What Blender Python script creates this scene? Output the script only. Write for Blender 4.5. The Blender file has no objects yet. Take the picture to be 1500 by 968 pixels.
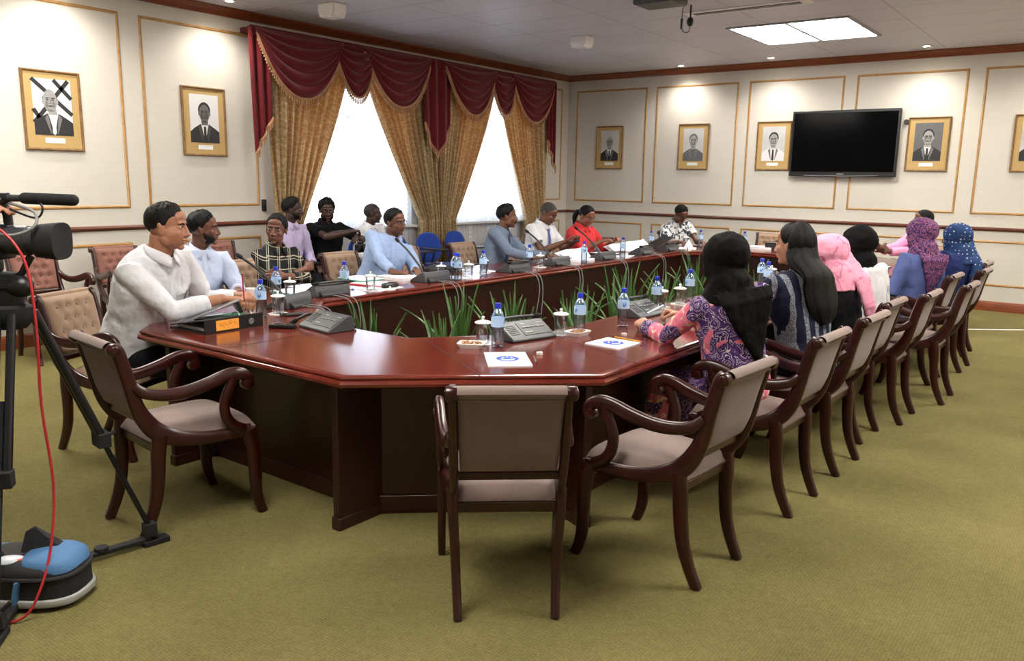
import bpy, math, random
import numpy as np
from mathutils import Vector, Matrix, Euler
PI = math.pi
scene = bpy.context.scene
COL = scene.collection

# ---------------------------------------------------------------- camera, world, lights, exposure
CAM_H = 1.58
cam_data = bpy.data.cameras.new('camera')
cam_data.sensor_width = 36.0
cam_data.lens = 1193.0 / 1500.0 * 36.0
cam_data.clip_end = 100
cam = bpy.data.objects.new('camera', cam_data)
COL.objects.link(cam)
VPL = np.array([910., -207., 1193.]); VPR = np.array([1620., 249., -1193.])   # room axes seen from the camera (x right, y down, z ahead)
ay = VPL / np.linalg.norm(VPL); ax = VPR / np.linalg.norm(VPR)
az = np.cross(ax, ay); az = az if az[1] < 0 else -az
az /= np.linalg.norm(az)
MW = np.stack([ax, ay, az])
cr, cd, cf = MW[:, 0], MW[:, 1], MW[:, 2]
rot = Matrix(((cr[0], -cd[0], -cf[0]), (cr[1], -cd[1], -cf[1]), (cr[2], -cd[2], -cf[2]))).to_4x4()
rot = rot.to_quaternion().to_matrix().to_4x4()
cam.matrix_world = Matrix.Translation((0, 0, CAM_H)) @ rot
scene.camera = cam

world = bpy.data.worlds.new('world'); scene.world = world; world.use_nodes = True
bg = world.node_tree.nodes['Background']
bg.inputs[0].default_value = (0.86, 0.93, 1.0, 1); bg.inputs[1].default_value = 5.0

vs = scene.view_settings
vs.view_transform = 'Standard'; vs.look = 'None'; vs.gamma = 1.0; vs.use_curve_mapping = False
vs.exposure = 0.85

XL, YB, XR, YF, ZC = -7.886, 12.065, 2.2, -2.6, 3.3      # left wall, back wall, right wall, front wall, ceiling
PANEL_E = 15.0                                           # fluorescent fixtures
SPOT_W = 40.0                                            # halogen downlights

def light(name, kind, loc, energy, color=(1, 1, 1), size=0.3, sizey=None, rot=(0, 0, 0), spot=None):
    l = bpy.data.lights.new(name, kind); l.energy = energy; l.color = color
    if kind == 'AREA':
        l.shape = 'RECTANGLE' if sizey else 'SQUARE'; l.size = size
        if sizey: l.size_y = sizey
    elif kind == 'SPOT':
        l.spot_size = spot; l.spot_blend = 1.0; l.shadow_soft_size = size
    o = bpy.data.objects.new(name, l); o.location = loc; o.rotation_euler = rot
    COL.objects.link(o); return o

WINS = [(6.05, 8.15), (8.95, 10.95)]; WZ0, WZ1 = 0.95, 2.85
for (a, b) in WINS:                                      # sky portals in the window openings
    p = light('window_portal', 'AREA', (XL - 0.16, (a + b) / 2, (WZ0 + WZ1) / 2), 1, size=b - a, sizey=WZ1 - WZ0, rot=(0, -PI / 2, 0))
    p.rotation_euler = Matrix(((0, 0, -1), (1, 0, 0), (0, -1, 0))).to_euler()
    p.data.cycles.is_portal = True

# ---------------------------------------------------------------- materials
MATS = {}
def s2l(c):
    return tuple(((v / 255) / 12.92 if v / 255 <= 0.04045 else ((v / 255 + 0.055) / 1.055) ** 2.4) for v in c)
class NT:
    def __init__(s, name):
        s.m = bpy.data.materials.new(name); s.m.use_nodes = True
        s.t = s.m.node_tree; s.b = s.t.nodes['Principled BSDF']; s.out = s.t.nodes['Material Output']
    def n(s, kind, **kw):
        x = s.t.nodes.new('ShaderNode' + kind)
        for k, v in kw.items():
            if k[0] == '_': x.inputs[k[1:].replace('_', ' ')].default_value = v
            else: setattr(x, k, v)
        return x
    def l(s, a, b): s.t.links.new(a, b)
    def coords(s, scale=(1, 1, 1), kind='Object', rot=(0, 0, 0)):
        c = s.n('TexCoord'); m = s.n('Mapping'); m.inputs['Scale'].default_value = scale; m.inputs['Rotation'].default_value = rot
        s.l(c.outputs[kind], m.inputs['Vector']); return m.outputs[0]
    def ramp(s, fac, stops, interp='LINEAR'):
        r = s.n('ValToRGB'); e = r.color_ramp.elements; r.color_ramp.interpolation = interp
        while len(e) < len(stops): e.new(0.5)
        for i, (p, c) in enumerate(stops): e[i].position = p; e[i].color = (*c[:3], 1)
        s.l(fac, r.inputs[0]); return r.outputs[0]
    def bump(s, h, strength=0.2, dist=0.01):
        b = s.n('Bump'); b.inputs['Strength'].default_value = strength; b.inputs['Distance'].default_value = dist
        s.l(h, b.inputs['Height']); s.l(b.outputs[0], s.b.inputs['Normal'])
    def math(s, op, a, b=None, c=None):
        m = s.n('Math', operation=op)
        for i, v in enumerate((a, b, c)):
            if v is None: continue
            if isinstance(v, (int, float)): m.inputs[i].default_value = v
            else: s.l(v, m.inputs[i])
        return m.outputs[0]
    def noise(s, vec, scale, detail=3, rough=0.5, dist=0):
        x = s.n('TexNoise'); x.inputs['Scale'].default_value = scale; x.inputs['Detail'].default_value = detail
        x.inputs['Roughness'].default_value = rough; x.inputs['Distortion'].default_value = dist
        s.l(vec, x.inputs['Vector']); return x.outputs[0]
    def set(s, **kw):
        for k, v in kw.items(): s.b.inputs[k.replace('_', ' ')].default_value = v
def mat(name, rgb, rough=0.5, metal=0.0, coat=0.0, spec=0.5, nz=None, bump=0.0, var=0.0, sheen=0.0, emit=None, trans=0.0, alpha=1.0, stretch=(1, 1, 1)):
    """a plain procedural surface: colour (sRGB 0-255) with slight noise variation and a fine bump"""
    k = NT(name); c = s2l(rgb)
    k.set(Base_Color=(*c, 1), Roughness=rough, Metallic=metal, Coat_Weight=coat, Coat_Roughness=0.08)
    k.b.inputs['Specular IOR Level'].default_value = spec
    if sheen: k.set(Sheen_Weight=sheen, Sheen_Roughness=0.5)
    if trans: k.set(Transmission_Weight=trans, IOR=1.3)
    if alpha < 1: k.set(Alpha=alpha)
    if nz:
        v = k.coords(stretch); f = k.noise(v, nz)
        if var:
            k.l(k.ramp(f, [(0.3, [x * (1 - var) for x in c]), (0.7, [min(1, x * (1 + var)) for x in c])]), k.b.inputs['Base Color'])
        if bump: k.bump(f, bump, 0.004)
    if emit: k.set(Emission_Color=(*s2l(emit[0]), 1), Emission_Strength=emit[1])
    MATS[name] = k.m; return k.m
def wood(name, dark, light_, rough=0.28, coat=0.4, scale=(1, 14, 14), ns=3.0):
    k = NT(name); v = k.coords(scale); f = k.noise(v, ns, 5, 0.6, 0.4)
    k.l(k.ramp(f, [(0.3, s2l(dark)), (0.7, s2l(light_))]), k.b.inputs['Base Color'])
    k.set(Roughness=rough, Coat_Weight=coat, Coat_Roughness=0.12)
    MATS[name] = k.m; return k.m
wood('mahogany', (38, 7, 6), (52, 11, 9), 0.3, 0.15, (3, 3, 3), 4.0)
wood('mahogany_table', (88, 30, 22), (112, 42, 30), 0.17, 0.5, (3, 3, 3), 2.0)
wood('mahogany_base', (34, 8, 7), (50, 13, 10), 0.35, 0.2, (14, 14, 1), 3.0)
wood('crown_wood', (112, 54, 28), (142, 74, 40), 0.35, 0.2, (2, 2, 20), 3.0)
wood('rail_wood', (78, 36, 22), (100, 48, 30), 0.35, 0.2, (2, 2, 20), 3.0)
wood('gilt_trim', (160, 118, 66), (184, 142, 86), 0.42, 0.1, (3, 3, 3), 6.0)
wood('frame_wood', (104, 74, 42), (142, 106, 62), 0.4, 0.1, (4, 4, 4), 6.0)

def fabric(name, rgb, weave=260, bump=0.25, var=0.12, sheen=0.2, rough=0.9):
    k = NT(name); c = s2l(rgb); v = k.coords()
    f = k.noise(v, weave, 2); g = k.noise(v, 9, 3)
    h = k.math('ADD', k.math('MULTIPLY', f, 0.6), k.math('MULTIPLY', g, 0.4))
    k.l(k.ramp(h, [(0.35, [x * (1 - var) for x in c]), (0.65, [min(1, x * (1 + var)) for x in c])]), k.b.inputs['Base Color'])
    k.set(Roughness=rough, Sheen_Weight=sheen); k.b.inputs['Specular IOR Level'].default_value = 0.2
    k.bump(f, bump, 0.002); MATS[name] = k.m; return k.m
fabric('taupe_fabric', (130, 112, 106)); fabric('taupe_back', (122, 103, 100)); fabric('tan_fabric', (146, 121, 101)); fabric('rose_fabric', (126, 86, 76))
fabric('blue_fabric', (28, 62, 150)); fabric('maroon_velvet', (100, 20, 28), sheen=0.25, var=0.2); fabric('fringe_gold', (176, 134, 100), weave=120, var=0.4)
def shirt(name, rgb, var=0.05):
    k = NT(name); c = s2l(rgb); v = k.coords(); f = k.noise(v, 400, 2); g = k.noise(k.coords((1, 1, 0.55)), 11, 3, 0.5, 1.6)
    k.l(k.ramp(f, [(0.3, [x * (1 - var) for x in c]), (0.7, [min(1, x * (1 + var)) for x in c])]), k.b.inputs['Base Color'])
    k.set(Roughness=0.8); k.b.inputs['Specular IOR Level'].default_value = 0.15; k.bump(g, 0.3, 0.014); MATS[name] = k.m
shirt('white_shirt', (214, 214, 220)); shirt('pale_blue_shirt', (186, 196, 222)); shirt('blue_shirt', (142, 162, 198)); shirt('grey_blue_shirt', (104, 116, 138))
shirt('lavender_shirt', (190, 178, 214)); shirt('black_cloth', (14, 14, 17)); shirt('red_shirt', (206, 58, 62)); shirt('steel_blue_shirt', (92, 106, 160)); shirt('navy_cloth', (34, 46, 92))
shirt('black_scarf', (7, 7, 9)); shirt('dark_trousers', (22, 22, 28)); shirt('pink_shirt', (222, 150, 190))

k = NT('wallpaper'); v = k.coords((1.2, 1.2, 60)); f = k.noise(v, 3.0, 4, 0.65)
k.l(k.ramp(f, [(0.3, s2l((199, 194, 184))), (0.7, s2l((207, 202, 193)))]), k.b.inputs['Base Color']); k.set(Roughness=0.75); k.bump(f, 0.08, 0.002); MATS['wallpaper'] = k.m

k = NT('carpet'); v = k.coords()
w1 = k.n('TexVoronoi'); w1.inputs['Scale'].default_value = 85; w1.inputs['Randomness'].default_value = 0.35; k.l(v, w1.inputs['Vector'])
f1 = w1.outputs['Distance']; f2 = k.noise(v, 1.6, 4); f3 = k.noise(v, 24, 2)
h = k.math('ADD', k.math('MULTIPLY', f1, 0.5), k.math('ADD', k.math('MULTIPLY', f2, 0.45), k.math('MULTIPLY', f3, 0.25)))
k.l(k.ramp(h, [(0.3, s2l((88, 81, 46))), (0.8, s2l((124, 115, 74)))]), k.b.inputs['Base Color']); k.set(Roughness=0.95); k.b.inputs['Specular IOR Level'].default_value = 0.1
k.bump(f1, 0.5, 0.006); MATS['carpet'] = k.m

k = NT('ceiling_tile'); tc = k.n('TexCoord'); sx = k.n('SeparateXYZ'); k.l(tc.outputs['Object'], sx.inputs[0])
def gridline(k, val, off, pitch, w):
    a = k.math('FRACT', k.math('DIVIDE', k.math('ADD', val, off), pitch))
    return k.math('LESS_THAN', k.math('ABSOLUTE', k.math('SUBTRACT', a, 0.5)), w / pitch)
gx = gridline(k, sx.outputs[0], 3.24 + 20.0 + 0.66, 1.32, 0.008); gy = gridline(k, sx.outputs[1], 20 - 9.86 + 0.33, 0.66, 0.008)
ln = k.math('MAXIMUM', gx, gy); f = k.noise(k.coords(), 0.5, 2)
base = k.ramp(f, [(0.3, s2l((200, 201, 212))), (0.7, s2l((210, 210, 220)))])
mx = k.n('MixRGB'); k.l(ln, mx.inputs[0]); k.l(base, mx.inputs[1]); mx.inputs[2].default_value = (*s2l((170, 170, 176)), 1)
k.l(mx.outputs[0], k.b.inputs['Base Color']); k.set(Roughness=0.5); MATS['ceiling_tile'] = k.m

k = NT('damask'); v = k.coords((1, 1, 1)); n1 = k.noise(v, 5, 2); 
wv = k.n('TexWave', wave_type='RINGS'); wv.inputs['Scale'].default_value = 4.2; wv.inputs['Distortion'].default_value = 11; wv.inputs['Detail'].default_value = 2; wv.inputs['Detail Scale'].default_value = 2.2
k.l(v, wv.inputs['Vector'])
k.l(k.ramp(wv.outputs[1], [(0.0, s2l((166, 140, 98))), (0.4, s2l((204, 182, 134))), (0.6, s2l((134, 104, 66))), (0.75, s2l((198, 174, 124))), (1.0, s2l((212, 196, 154)))]), k.b.inputs['Base Color'])
k.set(Roughness=0.6, Sheen_Weight=0.3)
tr = k.n('BsdfTranslucent'); tr.inputs[0].default_value = (*s2l((232, 176, 108)), 1); ms = k.n('MixShader'); ms.inputs[0].default_value = 0.3
k.l(k.b.outputs[0], ms.inputs[1]); k.l(tr.outputs[0], ms.inputs[2]); k.l(ms.outputs[0], k.out.inputs[0]); MATS['damask'] = k.m

k = NT('sheer'); v = k.coords((1, 1, 1)); 
k.set(Base_Color=(0.85, 0.86, 0.9, 1), Roughness=0.9)
tr = k.n('BsdfTranslucent'); tr.inputs[0].default_value = (0.9, 0.92, 1, 1); ms = k.n('MixShader'); ms.inputs[0].default_value = 0.6
tp = k.n('BsdfTransparent'); ms2 = k.n('MixShader')
sp = k.n('SeparateXYZ'); k.l(v, sp.inputs[0])
ck = k.n('TexChecker'); ck.inputs['Scale'].default_value = 30; k.l(v, ck.inputs[0])
pat = k.math('MULTIPLY', k.math('GREATER_THAN', k.math('FRACT', k.math('MULTIPLY', sp.outputs[1], 2.2)), 0.82), ck.outputs[1])
k.l(k.math('SUBTRACT', 0.4, k.math('MULTIPLY', pat, 0.35)), ms2.inputs[0])
k.l(k.b.outputs[0], ms.inputs[1]); k.l(tr.outputs[0], ms.inputs[2]); k.l(ms.outputs[0], ms2.inputs[1]); k.l(tp.outputs[0], ms2.inputs[2]); k.l(ms2.outputs[0], k.out.inputs[0]); MATS['sheer'] = k.m

mat('black_plastic', (16, 16, 19), 0.4, nz=90, bump=0.05); mat('grey_plastic', (66, 67, 71), 0.45, nz=200, bump=0.05, var=0.08); mat('dark_grey_plastic', (44, 45, 48), 0.42, nz=200, bump=0.05)
mat('button_grey', (146, 146, 148), 0.4); mat('white_plastic', (244, 244, 244), 0.4, nz=20, var=0.03); mat('foam_black', (14, 14, 15), 0.95, nz=300, bump=0.6)
mat('steel', (170, 172, 176), 0.28, 1.0, nz=60, var=0.05); mat('brushed_alu', (150, 152, 158), 0.35, 0.8, nz=40, var=0.06); mat('lens_glass', (10, 12, 18), 0.05, coat=1.0)
mat('tv_glass', (3, 3, 5), 0.12, spec=0.12); mat('paper', (238, 240, 246), 0.7, nz=14, var=0.02); mat('card_white', (226, 226, 226), 0.6); mat('porcelain', (240, 238, 236), 0.15, coat=0.5, nz=20, var=0.02)
mat('cap_blue', (28, 52, 190), 0.35, nz=30, var=0.05); mat('label_blue', (176, 206, 240), 0.5); mat('label_mark', (92, 130, 206), 0.5); mat('logo_blue', (34, 78, 190), 0.6)
mat('orange_label', (250, 166, 60), 0.6, nz=20, var=0.03); mat('ink', (36, 32, 40), 0.7); mat('pencil_yellow', (214, 150, 46), 0.4); mat('pencil_red', (170, 30, 34), 0.4); mat('eraser', (222, 216, 204), 0.8)
mat('green_paper', (60, 140, 110), 0.6); mat('red_paper', (200, 60, 60), 0.6); mat('purple_cloth', (110, 60, 130), 0.8); mat('nut', (176, 130, 92), 0.8, nz=60, var=0.2)
mat('cable_grey', (120, 120, 122), 0.5); mat('cable_red', (168, 36, 42), 0.4); mat('rubber', (15, 15, 17), 0.8, nz=60, bump=0.2); mat('carbon', (30, 30, 34), 0.3, 0.3, nz=80, var=0.1)
mat('bag_black', (22, 22, 26), 0.75, nz=120, bump=0.3); mat('bag_blue', (66, 108, 152), 0.7, nz=120, bump=0.2, var=0.06); mat('bag_orange', (226, 84, 40), 0.6); mat('bag_piping', (150, 150, 146), 0.6); mat('bag_pocket', (204, 212, 218), 0.25, coat=0.4)
mat('leaf', (70, 104, 52), 0.42, nz=9, var=0.45, stretch=(1, 1, 0.5)); mat('soil', (52, 38, 28), 0.95, nz=40, bump=0.6, var=0.3); mat('planter_clay', (58, 30, 22), 0.6, nz=12, var=0.1)
mat('mat_board', (182, 152, 98), 0.75, nz=60, var=0.05); mat('photo_bg', (188, 188, 190), 0.45, nz=3, var=0.12); mat('photo_dark', (34, 34, 37), 0.45); mat('photo_white', (216, 216, 217), 0.45); mat('photo_face', (146, 145, 145), 0.45, nz=14, var=0.18); mat('photo_face_dark', (96, 94, 94), 0.45, nz=14, var=0.22); mat('photo_grey', (92, 92, 94), 0.45); mat('photo_shade', (112, 111, 111), 0.45); mat('photo_shade_dark', (66, 65, 65), 0.45)
mat('iris', (18, 12, 10), 0.15, coat=0.5); mat('eye_white', (190, 182, 174), 0.4); mat('tie_dark', (44, 48, 84), 0.6, nz=60, var=0.2); mat('tie_blue', (76, 84, 144), 0.6, nz=60, var=0.2); mat('metal_rim', (60, 60, 64), 0.3, 0.8); mat('watch', (30, 30, 32), 0.3, 0.5)
mat('floor_tape', (226, 228, 230), 0.5); mat('shoe_black', (16, 16, 18), 0.3, coat=0.3); mat('lamp_white', (255, 255, 255), 0.5, emit=((255, 250, 240), PANEL_E)); mat('bulb', (255, 255, 255), 0.5, emit=((255, 240, 214), 60.0)); mat('lamp_frame', (150, 154, 160), 0.4, 0.4)
mat('window_frame', (206, 206, 206), 0.4); mat('tank_blue', (30, 60, 120), 0.6); mat('led_green', (120, 150, 120), 0.4)
k = NT('clear_glass'); gl = k.n('BsdfGlossy'); gl.inputs['Roughness'].default_value = 0.03; tp = k.n('BsdfTransparent'); tp.inputs[0].default_value = (0.93, 0.95, 0.97, 1); fr = k.n('Fresnel'); fr.inputs[0].default_value = 1.5; ms = k.n('MixShader')
k.l(k.math('ADD', k.math('MULTIPLY', fr.outputs[0], 0.7), 0.06), ms.inputs[0]); k.l(tp.outputs[0], ms.inputs[1]); k.l(gl.outputs[0], ms.inputs[2]); k.l(ms.outputs[0], k.out.inputs[0]); MATS['clear_glass'] = k.m
k = NT('bottle_plastic'); gl = k.n('BsdfGlossy'); gl.inputs['Roughness'].default_value = 0.06; tp = k.n('BsdfTransparent'); tp.inputs[0].default_value = (0.80, 0.87, 0.95, 1); fr = k.n('Fresnel'); fr.inputs[0].default_value = 1.45; ms = k.n('MixShader')
k.l(k.math('ADD', k.math('MULTIPLY', fr.outputs[0], 0.8), 0.1), ms.inputs[0]); k.l(tp.outputs[0], ms.inputs[1]); k.l(gl.outputs[0], ms.inputs[2]); k.l(ms.outputs[0], k.out.inputs[0]); MATS['bottle_plastic'] = k.m
def skin(name, rgb):
    k = NT(name); c = s2l(rgb); v = k.coords(); f = k.noise(v, 40, 3)
    k.l(k.ramp(f, [(0.3, [x * 0.9 for x in c]), (0.7, [min(1, x * 1.08) for x in c])]), k.b.inputs['Base Color']); k.set(Roughness=0.5, Subsurface_Weight=0.06); k.b.inputs['Subsurface Radius'].default_value = (0.02, 0.008, 0.004); k.bump(f, 0.06, 0.002); MATS[name] = k.m
skin('skin_light', (166, 114, 88)); skin('skin_medium', (136, 88, 66)); skin('skin_brown', (104, 65, 48)); skin('skin_dark', (62, 40, 33)); skin('skin_fair', (184, 136, 110))
mat('lip_light', (160, 96, 84), 0.4); mat('lip_dark', (92, 52, 48), 0.4)
def hairmat(name, rgb):
    k = NT(name); c = s2l(rgb); f = k.noise(k.coords((1, 1, 0.15)), 160, 2)
    k.l(k.ramp(f, [(0.3, [x * 0.6 for x in c]), (0.7, [min(1, x * 1.6) for x in c])]), k.b.inputs['Base Color']); k.set(Roughness=0.6); k.b.inputs['Specular IOR Level'].default_value = 0.2; k.bump(f, 0.7, 0.006); MATS[name] = k.m
hairmat('hair_black', (9, 8, 8)); hairmat('hair_grey', (58, 55, 54)); hairmat('hair_brown', (20, 15, 13))

def pattern(name, fn, rough=0.8):
    k = NT(name); k.set(Roughness=rough); k.b.inputs['Specular IOR Level'].default_value = 0.2; fn(k); MATS[name] = k.m
def p_plaid(k):
    sp = k.n('SeparateXYZ'); k.l(k.coords(), sp.inputs[0]); o = None
    hx = k.math('ADD', k.math('MULTIPLY', sp.outputs[0], 0.75), sp.outputs[1]); vz = k.math('ADD', k.math('MULTIPLY', sp.outputs[0], 0.35), sp.outputs[2])
    for val, pitch in ((hx, 0.1), (vz, 0.08)):
        for off, w in ((0.0, 0.0035), (0.018, 0.002)):
            g = gridline(k, val, 10 + off, pitch, w)
            o = g if o is None else k.math('MAXIMUM', o, g)
    k.l(k.ramp(o, [(0, s2l((24, 26, 30))), (1, s2l((168, 160, 140)))]), k.b.inputs['Base Color'])
pattern('plaid_cloth', p_plaid)
def p_stripe(k):
    sp = k.n('SeparateXYZ'); k.l(k.coords(rot=(0, 0, 0.5)), sp.inputs[0]); d = k.noise(k.coords(), 5, 1)
    a = k.math('FRACT', k.math('ADD', k.math('MULTIPLY', sp.outputs[1], 15.5), k.math('MULTIPLY', d, 0.7))); s = k.math('GREATER_THAN', a, 0.6); f = k.noise(k.coords(), 160, 2)
    g = k.ramp(f, [(0.35, s2l((62, 66, 78))), (0.65, s2l((140, 144, 152)))])
    mx = k.n('MixRGB'); k.l(s, mx.inputs[0]); mx.inputs[1].default_value = (*s2l((20, 24, 46)), 1); k.l(g, mx.inputs[2]); k.l(mx.outputs[0], k.b.inputs['Base Color'])
pattern('stripe_cloth', p_stripe)
def p_paisley(k):
    v = k.coords(); a = k.n('TexVoronoi'); a.inputs['Scale'].default_value = 17; k.l(v, a.inputs['Vector']); n1 = k.noise(v, 14, 2, 0.5, 1.8)
    h = k.math('ADD', k.math('MULTIPLY', a.outputs['Distance'], 0.9), k.math('MULTIPLY', n1, 0.55))
    wv = k.math('FRACT', k.math('MULTIPLY', h, 3.4))
    c1 = k.ramp(wv, [(0.0, s2l((58, 38, 92))), (0.28, s2l((214, 196, 216))), (0.36, s2l((66, 40, 96))), (0.62, s2l((230, 214, 222))), (0.7, s2l((92, 58, 118)))], 'CONSTANT')
    n2 = k.noise(v, 4.2, 1, 0.5, 0.6); c2 = k.ramp(k.noise(v, 26, 3), [(0.36, s2l((226, 110, 140))), (0.56, s2l((232, 130, 150))), (0.62, s2l((240, 222, 196)))])
    mx = k.n('MixRGB'); k.l(k.math('GREATER_THAN', n2, 0.55), mx.inputs[0]); k.l(c1, mx.inputs[1]); k.l(c2, mx.inputs[2]); k.l(mx.outputs[0], k.b.inputs['Base Color'])
pattern('paisley_cloth', p_paisley)
def p_leafy(k):
    v = k.coords(); n = k.noise(v, 17, 2, 0.6, 1.2)
    k.l(k.ramp(n, [(0.0, s2l((50, 56, 62))), (0.43, s2l((112, 118, 124))), (0.5, s2l((214, 214, 216)))], 'CONSTANT'), k.b.inputs['Base Color'])
pattern('leaf_print_cloth', p_leafy)
def p_purple(k):
    v = k.coords(); n = k.noise(v, 60, 2, 0.6, 1.0)
    k.l(k.ramp(n, [(0.0, s2l((40, 36, 84))), (0.44, s2l((84, 54, 104))), (0.52, s2l((164, 100, 120))), (0.6, s2l((60, 48, 100)))], 'CONSTANT'), k.b.inputs['Base Color'])
pattern('purple_print_scarf', p_purple)
def p_dots(k):
    v = k.coords(); a = k.n('TexVoronoi'); a.inputs['Scale'].default_value = 32; a.inputs['Randomness'].default_value = 0.3; k.l(v, a.inputs['Vector'])
    k.l(k.ramp(a.outputs['Distance'], [(0.0, s2l((190, 194, 204))), (0.2, s2l((36, 60, 104)))], 'CONSTANT'), k.b.inputs['Base Color'])
pattern('dotted_blue_scarf', p_dots)
def p_pink(k):
    v = k.coords(); n = k.noise(v, 5, 2, 0.5, 1.5); r = k.math('LESS_THAN', k.math('ABSOLUTE', k.math('SUBTRACT', n, 0.5)), 0.012)
    k.l(k.ramp(r, [(0, s2l((236, 158, 184))), (1, s2l((208, 118, 150)))]), k.b.inputs['Base Color'])
pattern('pink_scarf', p_pink)

# ---------------------------------------------------------------- helpers
def tag(o, label=None, cat=None, group=None, kind=None):
    if label: o['label'] = label
    if cat: o['category'] = cat
    if group: o['group'] = group
    if kind: o['kind'] = kind
    return o
def empty(name, loc=(0, 0, 0), rz=0.0):
    o = bpy.data.objects.new(name, None); o.empty_display_size = 0.1; o.location = loc; o.rotation_euler = (0, 0, rz); COL.objects.link(o); return o
def thing(name, label, cat, loc=(0, 0, 0), rz=0.0, group=None):
    return tag(empty(name, loc, rz), label, cat, group)
def V(*a): return np.array(a if len(a) > 1 else a[0], float)
def unit(v): v = np.asarray(v, float); return v / (np.linalg.norm(v) + 1e-12)
def catmull(pts, n):
    p = np.array(pts, float); m = len(p); out = []
    for i in range(m - 1):
        a, b, c, d = p[max(i - 1, 0)], p[i], p[i + 1], p[min(i + 2, m - 1)]
        for j in range(n):
            t = j / n; out.append(0.5 * ((2 * b) + (c - a) * t + (2 * a - 5 * b + 4 * c - d) * t * t + (3 * b - a - 3 * c + d) * t ** 3))
    out.append(p[-1]); return np.array(out)
class MB:
    def __init__(s): s.v = []; s.f = []; s.m = []; s.cm = 0
    def add(s, vs, fs, m=None):
        o = len(s.v); s.v += [tuple(float(c) for c in x) for x in vs]; s.f += [tuple(i + o for i in f) for f in fs]; s.m += [s.cm if m is None else m] * len(fs); return s
    def box(s, c, d, rz=0.0, R=None, m=None):
        x, y, z = d[0] / 2, d[1] / 2, d[2] / 2
        p = np.array([(-x, -y, -z), (x, -y, -z), (x, y, -z), (-x, y, -z), (-x, -y, z), (x, -y, z), (x, y, z), (-x, y, z)])
        if R is None:
            cs, sn = math.cos(rz), math.sin(rz); R = np.array([[cs, -sn, 0], [sn, cs, 0], [0, 0, 1]])
        p = p @ np.asarray(R).T + np.array(c)
        return s.add(p, [(3, 2, 1, 0), (4, 5, 6, 7), (0, 1, 5, 4), (1, 2, 6, 5), (2, 3, 7, 6), (3, 0, 4, 7)], m)
    def rings(s, R, cap=True, closed=True, m=None, loop=False):
        n = len(R[0]); vs = [p for r in R for p in r]; fs = []
        k = len(R)
        for i in range(k if loop else k - 1):
            i2 = (i + 1) % k
            for j in range(n if closed else n - 1):
                j2 = (j + 1) % n; fs.append((i * n + j, i * n + j2, i2 * n + j2, i2 * n + j))
        if cap and not loop:
            fs.append(tuple(range(n))[::-1]); fs.append(tuple((k - 1) * n + j for j in range(n)))
        return s.add(vs, fs, m)
    def tube(s, pts, r, n=10, cap=True, m=None, up=(0, 0, 1), rnd=False, power=2.0, loop=False, sw=False):
        """a tube along pts; r: number, list of numbers or of (a, b) pairs: a along the side vector, b along the other"""
        P = np.array(pts, float); k = len(P)
        rr = [r] * k if np.isscalar(r) or (isinstance(r, tuple)) else list(r); rr = [(x, x) if np.isscalar(x) else x for x in rr]
        if sw: rr = [(b, a) for a, b in rr]
        if loop: T = [unit(P[(i + 1) % k] - P[i - 1]) for i in range(k)]
        else: T = [unit(P[min(i + 1, k - 1)] - P[max(i - 1, 0)]) for i in range(k)]
        upv = np.array(up, float)
        if abs(T[0] @ unit(upv)) > 0.95: upv = np.array((1., 0, 0)) if abs(T[0][0]) < 0.9 else np.array((0, 1., 0))
        side = unit(np.cross(T[0], upv)); R = []
        def ring(c, sd, nb, a, b):
            out = []
            for j in range(n):
                t = 2 * PI * j / n; ct, st = math.cos(t), math.sin(t)
                if power != 2.0: ct = math.copysign(abs(ct) ** (2 / power), ct); st = math.copysign(abs(st) ** (2 / power), st)
                out.append(c + sd * a * ct + nb * b * st)
            return out
        for i in range(k):
            side = unit(side - T[i] * (side @ T[i])); nb = np.cross(T[i], side); a, b = rr[i]
            if rnd and i == 0:
                q = min(a, b)
                for e in (0.98, 0.8, 0.45): R.append(ring(P[0] - T[0] * q * e, side, nb, a * math.sqrt(1 - e * e), b * math.sqrt(1 - e * e)))
            R.append(ring(P[i], side, nb, a, b))
            if rnd and i == k - 1:
                q = min(a, b)
                for e in (0.45, 0.8, 0.98): R.append(ring(P[i] + T[i] * q * e, side, nb, a * math.sqrt(1 - e * e), b * math.sqrt(1 - e * e)))
        return s.rings(R, cap, True, m, loop)
    def lathe(s, prof, c=(0, 0, 0), n=20, m=None, axis=None):
        R = []
        ex, ey, ez = (V(1, 0, 0), V(0, 1, 0), V(0, 0, 1))
        if axis is not None:
            ez = unit(axis); ex = unit(np.cross((0, 0, 1) if abs(ez[2]) < 0.9 else (1, 0, 0), ez)); ey = np.cross(ez, ex)
        for r, z in prof:
            R.append([np.array(c) + (ex * math.cos(2 * PI * j / n) + ey * math.sin(2 * PI * j / n)) * max(r, 1e-5) + ez * z for j in range(n)])
        return s.rings(R, True, True, m)
    def ell(s, c, r, R=None, n=16, k=10, m=None):
        rg = []
        for i in range(k + 1):
            t = -PI / 2 + PI * i / k; t = max(min(t, PI / 2 - 0.02), -PI / 2 + 0.02)
            rg.append([(r[0] * math.cos(t) * math.cos(2 * PI * j / n), r[1] * math.cos(t) * math.sin(2 * PI * j / n), r[2] * math.sin(t)) for j in range(n)])
        A = np.array(rg)
        if R is not None: A = A @ np.asarray(R).T
        return s.rings(list(A + np.array(c)), True, True, m)
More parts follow.
